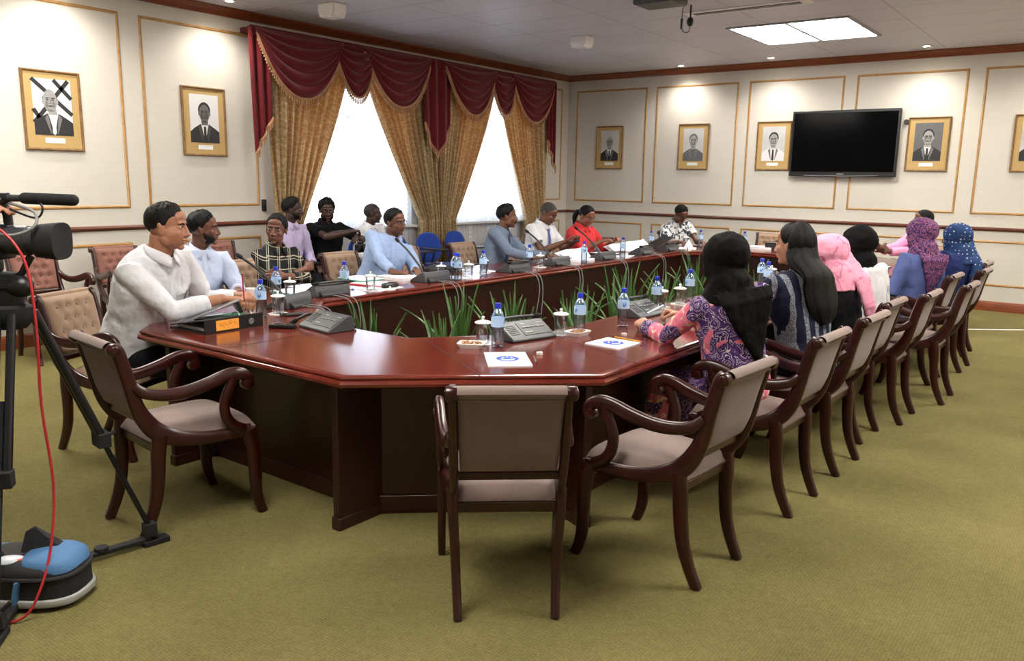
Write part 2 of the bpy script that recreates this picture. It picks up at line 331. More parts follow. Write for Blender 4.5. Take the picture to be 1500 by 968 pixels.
    def prism(s, poly, ax, lo, hi, m=None):
        """polygon in the two axes other than ax, extruded from lo to hi along ax"""
        o = [i for i in range(3) if i != ax]; n = len(poly); vs = []
        for h in (lo, hi):
            for p in poly:
                q = [0, 0, 0]; q[o[0]], q[o[1]], q[ax] = p[0], p[1], h; vs.append(q)
        fs = [(i, (i + 1) % n, n + (i + 1) % n, n + i) for i in range(n)] + [tuple(range(n))[::-1], tuple(range(n, 2 * n))]
        return s.add(vs, fs, m)
    def grid(s, fn, nu, nv, m=None, both=0.0):
        P = [[fn(i / nu, j / nv) for j in range(nv + 1)] for i in range(nu + 1)]
        return s.rings(P, False, False, m)
    def xf(s, R, t=(0, 0, 0)):
        s.v = [tuple(p) for p in (np.array(s.v) @ np.asarray(R).T + np.array(t))]; return s
    def mesh(s, name):
        me = bpy.data.meshes.new(name); me.from_pydata(s.v, [], s.f); me.validate(); 
        if len(me.polygons) == len(s.m): me.polygons.foreach_set('material_index', s.m)
        import bmesh
        b = bmesh.new(); b.from_mesh(me); bmesh.ops.recalc_face_normals(b, faces=b.faces); b.to_mesh(me); b.free()
        return me
    def build(s, name, mats, parent=None, origin=None, smooth=40, bevel=0.0, seg=2, solid=0.0, sub=0, label=None):
        if origin is not None: s.v = [tuple(p) for p in np.array(s.v) - np.array(origin)]
        me = s.mesh(name); return link(name, me, mats, parent, origin if parent is None else None, smooth, bevel, seg, solid, sub, label)
def link(name, me, mats, parent=None, loc=None, smooth=40, bevel=0.0, seg=2, solid=0.0, sub=0, label=None):
    o = bpy.data.objects.new(name, me); COL.objects.link(o)
    for x in (mats if isinstance(mats, (list, tuple)) else [mats]): me.materials.append(MATS[x])
    if smooth:
        me.polygons.foreach_set('use_smooth', [True] * len(me.polygons))
        if smooth < 180: me.set_sharp_from_angle(angle=math.radians(smooth))
    if solid: md = o.modifiers.new('solid', 'SOLIDIFY'); md.thickness = solid; md.offset = 0
    if bevel: md = o.modifiers.new('bevel', 'BEVEL'); md.width = bevel; md.segments = seg; md.limit_method = 'ANGLE'; md.angle_limit = 0.6
    if sub: md = o.modifiers.new('sub', 'SUBSURF'); md.levels = sub; md.render_levels = sub
    if parent is not None: o.parent = parent
    if loc is not None: o.location = loc
    if label: o['label'] = label
    return o
def copy_tree(o, parent=None):
    c = o.copy(); COL.objects.link(c); c.parent = parent
    for ch in list(o.children): copy_tree(ch, c)
    return c
def struct(name, mb, m, **kw):
    return tag(mb.build(name, m, **kw), kind='structure')

# ---------------------------------------------------------------- room
mb = MB().box(((XL + XR) / 2, (YB + YF) / 2, -0.05), (XR - XL + 0.6, YB - YF + 0.6, 0.1)); struct('floor', mb, 'carpet')
mb = MB().box(((XL + XR) / 2, (YB + YF) / 2, ZC + 0.05), (XR - XL + 0.6, YB - YF + 0.6, 0.1)); struct('ceiling', mb, 'ceiling_tile')
mb = MB()                                                # left wall with two window openings
ys = [YF - 0.3, WINS[0][0], WINS[0][1], WINS[1][0], WINS[1][1], YB + 0.3]
for i in range(5):
    a, b = ys[i], ys[i + 1]
    if i % 2 == 0: mb.box((XL - 0.1, (a + b) / 2, ZC / 2), (0.2, b - a, ZC))
    else:
        mb.box((XL - 0.1, (a + b) / 2, WZ0 / 2), (0.2, b - a, WZ0)); mb.box((XL - 0.1, (a + b) / 2, (WZ1 + ZC) / 2), (0.2, b - a, ZC - WZ1))
struct('wall_left', mb, 'wallpaper')
struct('wall_back', MB().box(((XL + XR) / 2, YB + 0.1, ZC / 2), (XR - XL, 0.2, ZC)), 'wallpaper')
struct('wall_right', MB().box((XR + 0.1, (YB + YF) / 2, ZC / 2), (0.2, YB - YF + 0.4, ZC)), 'wallpaper')
struct('wall_front', MB().box(((XL + XR) / 2, YF - 0.1, ZC / 2), (XR - XL, 0.2, ZC)), 'wallpaper')
for i, (a, b) in enumerate(WINS):
    w = MB(); yc, zc = (a + b) / 2, (WZ0 + WZ1) / 2
    for y in (a + 0.03, yc, b - 0.03): w.box((XL - 0.1, y, zc), (0.06, 0.06, WZ1 - WZ0))
    for z in (WZ0 + 0.03, WZ1 - 0.03, WZ0 + 1.35): w.box((XL - 0.1, yc, z), (0.056, b - a, 0.06))
    o = struct('window_%d' % (i + 1), w, 'window_frame', origin=(XL - 0.1, yc, WZ0), bevel=0.004)
    MB().box((0, 0, (WZ1 - WZ0) / 2), (0.008, b - a - 0.02, WZ1 - WZ0 - 0.02)).build('pane', 'clear_glass', o, smooth=0)
    MB().box((0.13, 0, -0.02), (0.2, b - a + 0.1, 0.035)).build('sill', 'window_frame', o, bevel=0.006)
def run(name, prof, wall, a, b, m):
    """moulding profile (out from the wall, z) extruded along a wall"""
    w = MB()
    if wall == 'left': w.prism([(XL + p[0], p[1]) for p in prof], 1, a, b)
    elif wall == 'back': w.prism([(YB - p[0], p[1]) for p in prof], 0, a, b)
    elif wall == 'right': w.prism([(XR - p[0], p[1]) for p in prof], 1, a, b)
    else: w.prism([(YF + p[0], p[1]) for p in prof], 0, a, b)
    return struct(name, w, m, smooth=30)
CROWN = [(0, 3.21), (0.014, 3.21), (0.02, 3.225), (0.03, 3.24), (0.05, 3.262), (0.072, 3.275), (0.08, 3.285), (0.08, 3.3), (0, 3.3)]
RAIL = [(0, 1.022), (0.016, 1.024), (0.02, 1.034), (0.03, 1.042), (0.03, 1.052), (0.02, 1.06), (0.012, 1.068), (0, 1.07)]
BASE = [(0, 0), (0.02, 0), (0.02, 0.1), (0.014, 0.115), (0.006, 0.125), (0, 0.125)]
ti = 0
for wall, a, b in (('left', YF, YB), ('back', XL, XR), ('right', YF, YB), ('front', XL, XR)):
    ti += 1; run('trim_%d' % ti, CROWN, wall, a, b, 'crown_wood')
    run('baseboard_' + wall, BASE, wall, a, b, 'crown_wood')
    if wall != 'left': ti += 1; run('trim_%d' % ti, RAIL, wall, a, b, 'rail_wood')
for a, b in ((YF, 5.98), (11.0, YB)): ti += 1; run('trim_%d' % ti, RAIL, 'left', a, b, 'rail_wood')
def panel(wall, a, b, z0, z1):
    global ti
    ti += 1; w = MB(); W = 0.028
    prof = [(0, 0), (0.004, 0.0), (0.012, 0.008), (0.014, 0.014), (0.012, 0.02), (0.004, W), (0, W)]     # (out, inward)
    R = []
    for (sx, sz) in ((0, 0), (1, 0), (1, 1), (0, 1)):
        ring = []
        for o, q in prof:
            u = (b - q) if sx else (a + q); z = (z1 - q) if sz else (z0 + q)
            ring.append((XL + o, u, z) if wall == 'left' else (u, YB - o, z) if wall == 'back' else (XR - o, u, z))
        R.append(ring)
    w.rings(R, False, True, loop=True)
    struct('trim_%d' % ti, w, 'gilt_trim', smooth=30)
LP = [(-1.0, 0.55), (0.75, 2.3), (2.5, 4.235), (4.433, 5.742), (11.3, 11.866)]
for a, b in LP: panel('left', a, b, 1.236, 3.075); panel('left', a, b, 0.24, 0.9)
BP = [(-7.716, -6.383), (-6.221, -4.868), (-4.709, -3.353), (-3.194, -1.838), (-1.655, -0.2), (0.0, 1.9)]
for a, b in BP: panel('back', a, b, 1.23, 3.05); panel('back', a, b, 0.32, 0.9)
for a in (-2, 0, 2, 4, 6, 8, 10): panel('right', a, a + 1.7, 1.23, 3.05)

# ceiling light fixtures: four diffusers each
def ceiling_light(x, y, label, group=None):
    t = thing('ceiling_light', label, 'light', (x, y, ZC), 0, group)
    f = MB(); w = 1.34
    for d in (-w / 2 + 0.012, 0, w / 2 - 0.012):
        f.box((d, 0, -0.008), (0.04, w, 0.018)); f.box((0, d, -0.008), (w, 0.04, 0.0178))
    f.build('frame', 'lamp_frame', t, bevel=0.002)
    for sx in (-1, 1):
        for sy in (-1, 1):
            MB().box((sx * w / 4, sy * w / 4, -0.005), (w / 2 - 0.03, w / 2 - 0.03, 0.008)).build('diffuser', 'lamp_white', t, smooth=0)
ceiling_light(-3.24, 9.86, 'square four panel fluorescent ceiling light nearest the television wall')
for x, y in ((-3.24, 5.3), (-2.2, 1.0), (-6.2, 2.6), (0.2, 8.6), (0.2, 4.5)): ceiling_light(x, y, 'added square four panel ceiling light out of view, placed to brighten the room', 'added ceiling lights that brighten the room')  # unseen fixtures, added and spaced to brighten the foreground and sides
def downlight(x, y, label, group=None):
    t = thing('downlight', label, 'light', (x, y, ZC), 0, group)
    MB().lathe([(0.038, -0.001), (0.06, -0.001), (0.062, -0.006), (0.055, -0.012), (0.04, -0.012), (0.036, -0.004)], n=24).build('trim_ring', 'white_plastic', t)
    MB().lathe([(0.001, -0.0035), (0.034, -0.0035), (0.034, -0.008), (0.001, -0.014)], n=20).build('bulb', 'bulb', t)
    s = light('downlight_beam', 'SPOT', (0, 0, -0.03), SPOT_W, (1.0, 0.94, 0.85), 0.03, spot=math.radians(140)); s.parent = t
downlight(-7.5, 5.2, 'small bright round downlight over the portrait beside the curtain')
downlight(-5.67, 11.72, 'leftmost bright round downlight along the television wall')
downlight(-4.25, 11.6, 'bright round downlight just below the square ceiling light')
downlight(-2.28, 11.6, 'bright round downlight above the television on its right')
for x, y in ((-7.5, 3.6), (-7.5, 2.0), (-0.7, 11.6), (0.9, 11.6), (1.75, 9.5), (1.75, 7), (1.75, 4.5), (1.75, 2)): downlight(x, y, 'small round downlight out of view along the wall', 'downlights along the walls')
for (x, y, lab) in ((-6.77, 5.9, 'white boxy speaker on the ceiling near the left valance'), (-5.62, 8.85, 'white boxy speaker on the ceiling near the room corner')):
    t = thing('ceiling_speaker', lab, 'speaker', (x, y, ZC), 0.0)
    MB().prism([(-0.12, 0), (-0.12, -0.07), (-0.09, -0.13), (0.09, -0.13), (0.12, -0.07), (0.12, 0)], 1, -0.09, 0.09).build('housing', 'white_plastic', t, bevel=0.008)
    MB().box((0, 0, -0.132), (0.15, 0.14, 0.006)).build('grille', 'card_white', t, bevel=0.002)
t = thing('air_vent', 'long dark slot air vent in the ceiling beside the projector', 'vent', (-3.32, 8.26, ZC))
f = MB(); f.box((0, 0.0, -0.005), (1.3, 0.19, 0.01)); f.build('frame', 'white_plastic', t, bevel=0.003)
MB().box((0, 0, -0.010), (1.1, 0.08, 0.012)).build('slot', 'black_plastic', t)
t = thing('projector', 'dark projector hanging from the ceiling at the top edge', 'projector', (-3.62, 7.02, ZC))
b_ = MB().box((0, -0.02, -0.10), (0.4, 0.32, 0.12)); b_.build('body', 'dark_grey_plastic', t, bevel=0.02, seg=3)
MB().lathe([(0.03, 0), (0.03, 0.05)], (0, 0, -0.05), 16).build('mount_pole', 'steel', t)
MB().box((0.1, 0.26, -0.035), (0.03, 0.28, 0.02)).build('mount_arm', 'black_plastic', t, bevel=0.003)
t = thing('hanging_camera', 'small black ball camera dangling from the ceiling with its cable loop', 'camera', (-3.72, 7.85, ZC))
MB().tube([(0, 0, 0), (0, 0, -0.12)], 0.008).build('stem', 'black_plastic', t)
MB().ell((0, 0, -0.16), (0.035, 0.035, 0.045)).build('ball', 'black_plastic', t)
MB().tube(catmull([(0.0, 0, -0.2), (-0.01, 0, -0.25), (-0.06, 0, -0.25), (-0.09, 0, -0.2), (-0.09, 0, -0.06), (-0.08, 0, 0)], 6), 0.004, 6).build('cable', 'black_plastic', t)
MB().box((-0.09, 0, -0.17), (0.02, 0.03, 0.1)).build('plug', 'black_plastic', t, bevel=0.005)
t = thing('wall_switch', 'black switch box on the wall at the left curtain edge', 'switch', (XL, 5.79, 1.24))
MB().box((0.015, 0, 0), (0.03, 0.05, 0.13)).build('housing', 'black_plastic', t, bevel=0.005); MB().box((0.032, 0, 0.02), (0.006, 0.03, 0.05)).build('rocker', 'dark_grey_plastic', t, bevel=0.002)

# white tape on the carpet near the back wall
d = unit((0.49, 0.39, 0)); tag(MB().box((-0.2, 11.16, 0.002), (3.1, 0.03, 0.004), math.atan2(0.39, 0.49)).build('floor_tape', 'floor_tape', bevel=0.001), 'straight white tape strip on the carpet right of the last chairs', 'tape')

# ---------------------------------------------------------------- portraits and television
def portrait(wall, u, label, hair='photo_dark', face='photo_face', suit='photo_dark', tie='photo_dark', bald=False, glasses=False, bg='photo_bg', cross=False, tilt=0.0, look=0.0, collar=True):
    loc = (XL, u, 2.115) if wall == 'left' else (u, YB, 2.115)
    t = thing('framed_portrait', label, 'portrait', loc, (PI / 2 if wall == 'left' else 0.0))
    # local: x across, -y towards the room (back wall); rotated by 90 degrees for the left wall
    W, Hh = 0.51, 0.70; f = MB(); fr = 0.022; R = []
    prof = [(0, 0.0), (0, 0.022), (0.006, 0.028), (0.014, 0.026), (fr, 0.016), (fr, 0.0)]
    for sx, sz in ((-1, -1), (1, -1), (1, 1), (-1, 1)): R.append([(sx * (W / 2 - q), -o, sz * (Hh / 2 - q)) for q, o in prof])
    f.rings(R, False, True, loop=True); f.build('frame', 'frame_wood', t, smooth=30)
    MB().box((0, -0.006, 0), (W - 0.03, 0.012, Hh - 0.03)).build('mount_board', 'mat_board', t, smooth=0)
    p = MB(); names = ['photo_bg', face, hair, suit, 'photo_white', tie, 'photo_dark', 'photo_shade' if face == 'photo_face' else 'photo_shade_dark']; names[0] = bg
    w, h = 0.335, 0.49; zc = 0.03
    p.box((0, -0.013, zc), (w, 0.003, h), m=0); zb = zc - h / 2
    def disc(c, rx, rz, d, m, n=28, cut=None):
        q = [(c[0] + rx * math.cos(2 * PI * i / n), c[1] + rz * math.sin(2 * PI * i / n)) for i in range(n)]
        if cut: q = [(max(-w / 2, min(w / 2, x)), max(zb, z)) for x, z in q]
        p.prism([(x, z) for x, z in q], 1, -d, -0.013, m)
    def poly(q, d, m): p.prism(q, 1, -d, -0.013, m)
    if cross:
        for a, b in (((-w / 2, zc + 0.24), (w / 2, zc - 0.06)), ((-w / 2, zc - 0.14), (w / 2 - 0.02, zc + 0.24)), ((0.02, zc + 0.24), (w / 2, zc + 0.08)), ((-w / 2, zc - 0.02), (-0.06, zc - 0.2))):
            n_ = unit((b[1] - a[1], -(b[0] - a[0]))) * 0.018; poly([(a[0] + n_[0], a[1] + n_[1]), (b[0] + n_[0], b[1] + n_[1]), (b[0] - n_[0], b[1] - n_[1]), (a[0] - n_[0], a[1] - n_[1])], 0.0148, 6)
    sh = zb + 0.16
    poly([(-w / 2, zb), (w / 2, zb), (w / 2, sh - 0.045), (w / 2 - 0.05, sh - 0.01), (0.05, sh + 0.03), (-0.05, sh + 0.03), (-w / 2 + 0.045, sh - 0.012), (-w / 2, sh - 0.05)], 0.0151, 3)
    if collar:
        poly([(-0.045, sh + 0.035), (0.045, sh + 0.035), (0.0, zb + 0.005)], 0.0154, 4); poly([(-0.012, sh + 0.005), (0.012, sh + 0.005), (0.017, zb + 0.02), (0, zb), (-0.017, zb + 0.02)], 0.0157, 5)
    hc = (look, zc + 0.055)
    poly([(-0.036, sh + 0.02), (0.036, sh + 0.02), (0.04 + look, hc[1] - 0.03), (-0.04 + look, hc[1] - 0.03)], 0.0156, 1)
    if not bald: disc((hc[0], hc[1] + 0.03), 0.071, 0.083, 0.0158, 2)
    else: disc((hc[0], hc[1] + 0.005), 0.068, 0.068, 0.0157, 2)
    disc(hc, 0.06, 0.088 if not bald else 0.1, 0.0161, 1); disc((hc[0], hc[1] - 0.03), 0.05, 0.066, 0.01612, 1)
    for s_ in (-1, 1):
        disc((hc[0] + s_ * 0.062, hc[1] - 0.005), 0.009, 0.02, 0.016, 1, 14)
        disc((hc[0] + s_ * 0.024, hc[1] + 0.008), 0.012, 0.0055, 0.0164, 6, 12); disc((hc[0] + s_ * 0.025, hc[1] + 0.023), 0.018, 0.0055, 0.0164, 6, 12); disc((hc[0] + s_ * 0.03, hc[1] - 0.03), 0.012, 0.03, 0.01625, 7, 14)
        if glasses:
            for k_ in range(14):
                a = 2 * PI * k_ / 14; disc((hc[0] + s_ * 0.026 + 0.019 * math.cos(a), hc[1] + 0.006 + 0.014 * math.sin(a)), 0.004, 0.004, 0.0166, 6, 6)
    disc((hc[0], hc[1] - 0.022), 0.014, 0.0055, 0.0163, 7, 12); disc((hc[0] + 0.006, hc[1] - 0.006), 0.004, 0.016, 0.0163, 7, 10); disc((hc[0], hc[1] - 0.046), 0.022, 0.006, 0.0164, 6, 14); disc((hc[0], hc[1] - 0.085), 0.034, 0.01, 0.0163, 7, 14)
    for s_ in (-1, 1): poly([(s_ * 0.045, sh + 0.03), (s_ * 0.075, sh - 0.01), (s_ * 0.03, zb + 0.01), (s_ * 0.026, zb + 0.02)], 0.01525, 7)
    p.build('photograph', names, t, smooth=0)
    MB().box((0, -0.0125, -0.262), (0.17, 0.003, 0.045)).build('caption_card', 'card_white', t, smooth=0)
    return t
portrait('left', 3.568, 'framed portrait of a bald man against crossed dark bars, leftmost on the window wall', bald=True, cross=True, hair='photo_grey', bg='photo_white', tie='photo_white', look=-0.02)
portrait('left', 5.09, 'framed portrait of a dark haired man in suit and tie beside the red curtain', face='photo_face_dark', bg='photo_white', look=0.0)
portrait('back', -7.045, 'framed portrait of a bald man in glasses, nearest the room corner', bald=True, glasses=True, hair='photo_grey')
portrait('back', -5.55, 'framed portrait of a man in dark high buttoned coat, second from the room corner', hair='photo_grey', suit='photo_grey', collar=False, bg='photo_bg')
portrait('back', -4.288, 'framed portrait of a man in white jacket, immediately left of the television', suit='photo_white', tie='photo_dark')
portrait('back', -2.234, 'framed portrait of a man in glasses and dark suit, right of the television', glasses=True, bg='photo_grey')
portrait('back', -1.02, 'framed portrait cut off by the right edge of the photo', bg='photo_bg')

t = thing('television', 'large black flat television mounted on the far wall', 'television', (-3.285, YB, 2.135), 0)
MB().box((0, -0.03, 0), (0.5, 0.05, 0.4)).build('wall_bracket', 'black_plastic', t)
MB().box((0, -0.085, 0), (1.43, 0.06, 0.9)).build('housing', 'black_plastic', t, bevel=0.012, seg=3)
MB().box((0, -0.116, 0.015), (1.37, 0.004, 0.80)).build('screen', 'tv_glass', t, smooth=0)
MB().box((0, -0.117, -0.415), (0.09, 0.003, 0.012)).build('logo', 'button_grey', t, smooth=0)
MB().tube([(-0.5, -0.114, -0.435), (0, -0.116, -0.444), (0.5, -0.114, -0.435)], 0.004, 6).build('bottom_strip', 'brushed_alu', t)
t = thing('power_socket', 'small black plug and cable on the wall at the left edge of the television', 'socket', (-4.013, YB, 2.43))
MB().box((0, -0.015, 0), (0.03, 0.03, 0.08)).build('plug', 'black_plastic', t, bevel=0.008)
MB().tube(catmull([(0, -0.02, -0.03), (0.01, -0.02, -0.2), (-0.005, -0.02, -0.3), (-0.005, -0.02, -0.5), (0.04, -0.02, -0.62)], 6), 0.006, 6).build('cable', 'black_plastic', t)
tag(MB().lathe([(0.001, 0.03), (0.03, 0.03), (0.034, 0.0)], (-2.52, YB, 2.41), 16, axis=(0, -1, 0)).build('wall_sensor', 'black_plastic'), 'tiny dark sensor on the wall between television and right portrait', 'sensor')

# ---------------------------------------------------------------- curtains
XC = -7.74
def drape(name, label, top, mid, bot, folds, seed, zt=2.98, tie=1.0):
    """a pleated curtain: (y0, y1) at the rod, at the tie and at the floor"""
    rnd = random.Random(seed); ph = rnd.random() * 6; w = MB()
    def fn(u, v):
        z = zt * (1 - v) + 0.03 * v
        if z > tie: q = (zt - z) / (zt - tie); q = q ** 1.25; a = top[0] + (mid[0] - top[0]) * q; b = top[1] + (mid[1] - top[1]) * q
        else: q = (tie - z) / tie; q = math.sin(q * PI / 2) ** 0.9; a = mid[0] + (bot[0] - mid[0]) * q; b = mid[1] + (bot[1] - mid[1]) * q
        uu = u + 0.012 * math.sin(9 * u + ph + 2 * v)
        full = min(1.0, (b - a) / (top[1] - top[0])); amp = 0.028 + 0.03 * (1 - full)
        x = XC + amp * math.sin(2 * PI * folds * uu + ph) + 0.014 * math.sin(2 * PI * folds * 2.3 * uu + 1.3 * ph) + 0.02 * math.sin(3 * v + 7 * u)
        return (x, a + (b - a) * u, z)
    w.grid(fn, 150, 70)
    return tag(w.build('curtain', 'damask', origin=(XC, (mid[0] + mid[1]) / 2, 0), smooth=180, solid=0.006), label, 'curtain')
drape('curtain', 'gold patterned curtain at the left end of the window, drawn to the left', (5.72, 7.0), (5.84, 6.2), (5.82, 6.25), 9, 1)
drape('curtain', 'gold patterned curtain left of the middle jabot, sweeping down to the right', (7.2, 8.56), (8.2, 8.56), (8.15, 8.56), 9, 2)
drape('curtain', 'gold patterned curtain right of the middle jabot, sweeping down to the left', (8.58, 9.82), (8.58, 8.92), (8.58, 8.96), 8, 3)
drape('curtain', 'gold patterned curtain at the right end of the window, drawn to the right', (9.9, 11.2), (10.62, 11.16), (10.6, 11.18), 9, 4)
for i, (a, b, lab) in enumerate(((5.95, 8.4, 'white sheer curtain over the left window'), (8.7, 11.1, 'white sheer curtain over the right window'))):
    w = MB(); w.grid(lambda u, v: (XL + 0.05 + 0.012 * math.sin(2 * PI * 22 * u + 1.2 * math.sin(5 * u)) + 0.006 * math.sin(2 * PI * 47 * u), a + (b - a) * u, 2.98 * (1 - v) + 0.03), 260, 12)
    tag(w.build('sheer_curtain', 'sheer', origin=(XL + 0.05, (a + b) / 2, 0), smooth=180), lab, 'curtain')
val = thing('curtain_valance', 'maroon swagged valance with gold fringe over the windows', 'valance', (XL, 8.44, 3.1))
VO = (XL, 8.44, 3.1)
mb = MB().box((XL + 0.1, 8.44, 3.105), (0.2, 5.72, 0.05)); mb.box((XL + 0.215, 8.44, 3.09), (0.016, 5.78, 0.1)); mb.build('pelmet_board', 'maroon_velvet', val, VO, bevel=0.006)
def fringe(mb, pts, nrm=(1, 0, 0), drop=0.075):
    P = np.array(pts); L = np.concatenate([[0], np.cumsum(np.linalg.norm(np.diff(P, axis=0), axis=1))]); n = max(3, int(L[-1] / 0.034))
    mb.tube(P, (0.012, 0.016), 6)
    for i in range(n):
        d = L[-1] * (i + 0.5) / n; c = np.array([np.interp(d, L, P[:, k]) for k in range(3)])
        mb.lathe([(0.004, 0), (0.005, -0.02), (0.011, -0.03), (0.008, -0.04), (0.012, -drop)], c, 6)
def swag(y0, y1, sag, front, seed):
    """a draped half-moon between two points of the pelmet"""
    w = MB(); yc = (y0 + y1) / 2; hw = (y1 - y0) / 2; zt = 3.12
    def fn(u, v):
        e = 2 * u - 1; cat = 1 - abs(e) ** 2.1
        inset = 0.10 * v * math.copysign(abs(e) ** 3, e) * hw
        z = zt - 0.05 * v - sag * cat * v ** 1.0 * (0.9 + 0.1 * v)
        x = XL + 0.228 + front + (0.05 * math.sin(v * PI * 0.85) + 0.055 * abs(math.sin(v * PI * 5.0 + seed)) * (0.35 + 0.65 * cat) * min(1, 6 * v)) * (0.35 + 0.65 * cat ** 0.5)
        return (x, yc + e * hw - inset * 0.6, z)
    w.grid(fn, 44, 56); s = w.build('swag', 'maroon_velvet', val, VO, smooth=180, solid=0.006)
    fm = MB(); fringe(fm, [np.array(fn(i / 40, 1.0)) + V(0.008, 0, 0) for i in range(41)]); fm.build('fringe', 'fringe_gold', s, VO)
for a, b, sg, fr, sd in ((6.66, 7.35, 0.56, -0.012, 1), (9.6, 10.25, 0.56, -0.012, 2), (5.58, 6.84, 0.64, 0.0, 3), (7.12, 8.36, 0.62, 0.0, 4), (8.6, 9.76, 0.62, 0.0, 5), (10.12, 11.3, 0.62, 0.0, 6)): swag(a, b, sg, fr, sd)
def jabot(y0, y1, zl, zr, front, n, point=None):
    """a pleated tail hanging from the pelmet; its lower edge runs from zl to zr, or to a middle point"""
    w = MB()
    def fn(u, v):
        if point: zb = zl + (point - zl) * (1 - abs(2 * u - 1)) ** 0.8
        else: zb = zl + (zr - zl) * u
        z = 3.12 + (zb - 3.12) * v
        nar = 1 - 0.16 * v if not point else 1 - 0.1 * v
        return (XL + 0.225 + front + 0.022 * math.sin(2 * PI * n * u) + 0.02 * v, (y0 + y1) / 2 + (u - 0.5) * (y1 - y0) * nar, z)
    w.grid(fn, 40, 30); s = w.build('jabot', 'maroon_velvet', val, VO, smooth=180, solid=0.006)
    fm = MB(); fringe(fm, [np.array(fn(i / 30, 1.0)) + V(0.008, 0, 0) for i in range(31)], drop=0.07)
    fm.build('fringe', 'fringe_gold', s, VO)
jabot(8.18, 8.76, 2.3, 2.3, -0.004, 3.0, 1.86); jabot(5.52, 5.80, 1.8, 2.2, -0.01, 2.5); jabot(11.08, 11.36, 2.2, 1.74, -0.01, 2.5)

# ---------------------------------------------------------------- conference table
OUT = [(-4.17, 2.24), (-2.57, 2.24), (-1.74, 3.0), (-1.72, 9.74), (-2.55, 10.5), (-4.18, 10.5), (-5.02, 9.74), (-5.02, 3.05)]
INN = [(-3.72, 3.05), (-2.95, 3.05), (-2.5, 3.62), (-2.5, 9.16), (-3.02, 9.7), (-3.74, 9.7), (-4.28, 9.16), (-4.28, 3.6)]
TZ = 0.75
def offset_poly(P, d):
    """outward offset of a counter-clockwise polygon"""
    n = len(P); out = []
    for i in range(n):
        a, b, c = np.array(P[i - 1]), np.array(P[i]), np.array(P[(i + 1) % n])
        n1 = unit(V(b[1] - a[1], a[0] - b[0])); n2 = unit(V(c[1] - b[1], b[0] - c[0]))
        m = unit(n1 + n2); out.append(tuple(b + m * d / max(0.3, m @ n1)))
    return out
EDGE = [(-0.03, 0.0), (-0.012, 0.0), (-0.004, -0.003), (0.0, -0.010), (-0.002, -0.016), (-0.006, -0.018), (0.006, -0.024), (0.012, -0.034), (0.010, -0.046), (0.0, -0.054), (-0.012, -0.058), (-0.05, -0.06)]
tab = thing('conference_table', 'long polished mahogany ring table with cut corners around the plants', 'table', (-3.365, 6.37, 0))
TO = (-3.365, 6.37, 0)
w = MB(); R = []
for d, z in EDGE: R.append([(x, y, TZ + z) for x, y in offset_poly(OUT, d)])
for d, z in EDGE[::-1]: R.append([(x, y, TZ + z) for x, y in offset_poly(INN, -d)])
w.rings(R, False, True, loop=True)
w.build('tabletop', 'mahogany_table', tab, TO, smooth=32)
OUTi = offset_poly(OUT, -0.34); INNi = offset_poly(INN, 0.035)
for P, nm, th in ((OUTi, 'outer_panel', 0.03), (INNi, 'inner_panel', 0.03)):
    for i in range(8):
        a, b = np.array(P[i]), np.array(P[(i + 1) % 8]); c = (a + b) / 2; L = np.linalg.norm(b - a); an = math.atan2(*(b - a)[::-1])
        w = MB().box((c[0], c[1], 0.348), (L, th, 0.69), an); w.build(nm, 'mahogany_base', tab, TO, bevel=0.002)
        if nm == 'outer_panel':
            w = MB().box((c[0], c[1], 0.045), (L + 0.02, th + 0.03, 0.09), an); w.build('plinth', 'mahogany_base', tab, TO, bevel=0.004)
fins = []
for i in range(8): fins.append((OUT[i], OUTi[i]))
for y in (4.6, 6.2, 7.8): fins += [((OUT[2][0], y), (OUTi[2][0], y)), ((OUT[7][0], y), (OUTi[7][0], y))]
for k_, (o, n_) in enumerate(fins):
    o = np.array(o); n_ = np.array(n_); dd = unit(n_ - o)
    if k_ in (0, 1): dd = V(0, 1.0); a = V(-2.70 if k_ == 1 else -4.03, 2.31); b = a + dd * 0.30
    else: a = o + dd * 0.1; b = n_
    c = (a + b) / 2; L = np.linalg.norm(b - a); an = math.atan2(dd[1], dd[0])
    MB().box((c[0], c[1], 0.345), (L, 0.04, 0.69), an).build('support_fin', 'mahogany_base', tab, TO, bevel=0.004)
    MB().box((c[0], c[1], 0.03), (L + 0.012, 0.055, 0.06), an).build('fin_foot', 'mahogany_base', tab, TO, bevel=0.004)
for a, b in (((-3.42, 3.06), (-3.42, 2.25)), ((-2.88, 3.08), (-2.14, 2.64)), ((-2.5, 3.66), (-1.735, 3.3)), ((-4.27, 3.62), (-4.99, 3.3)), ((-4.28, 6.2), (-5.0, 6.2)), ((-2.5, 6.2), (-1.74, 6.2))):
    a, b = np.array(a), np.array(b); c = (a + b) / 2; an = math.atan2(*(b - a)[::-1])
    MB().box((c[0], c[1], TZ + 0.0003), (np.linalg.norm(b - a), 0.004, 0.001), an).build('joint_strip', 'mahogany_base', tab, TO, smooth=0)

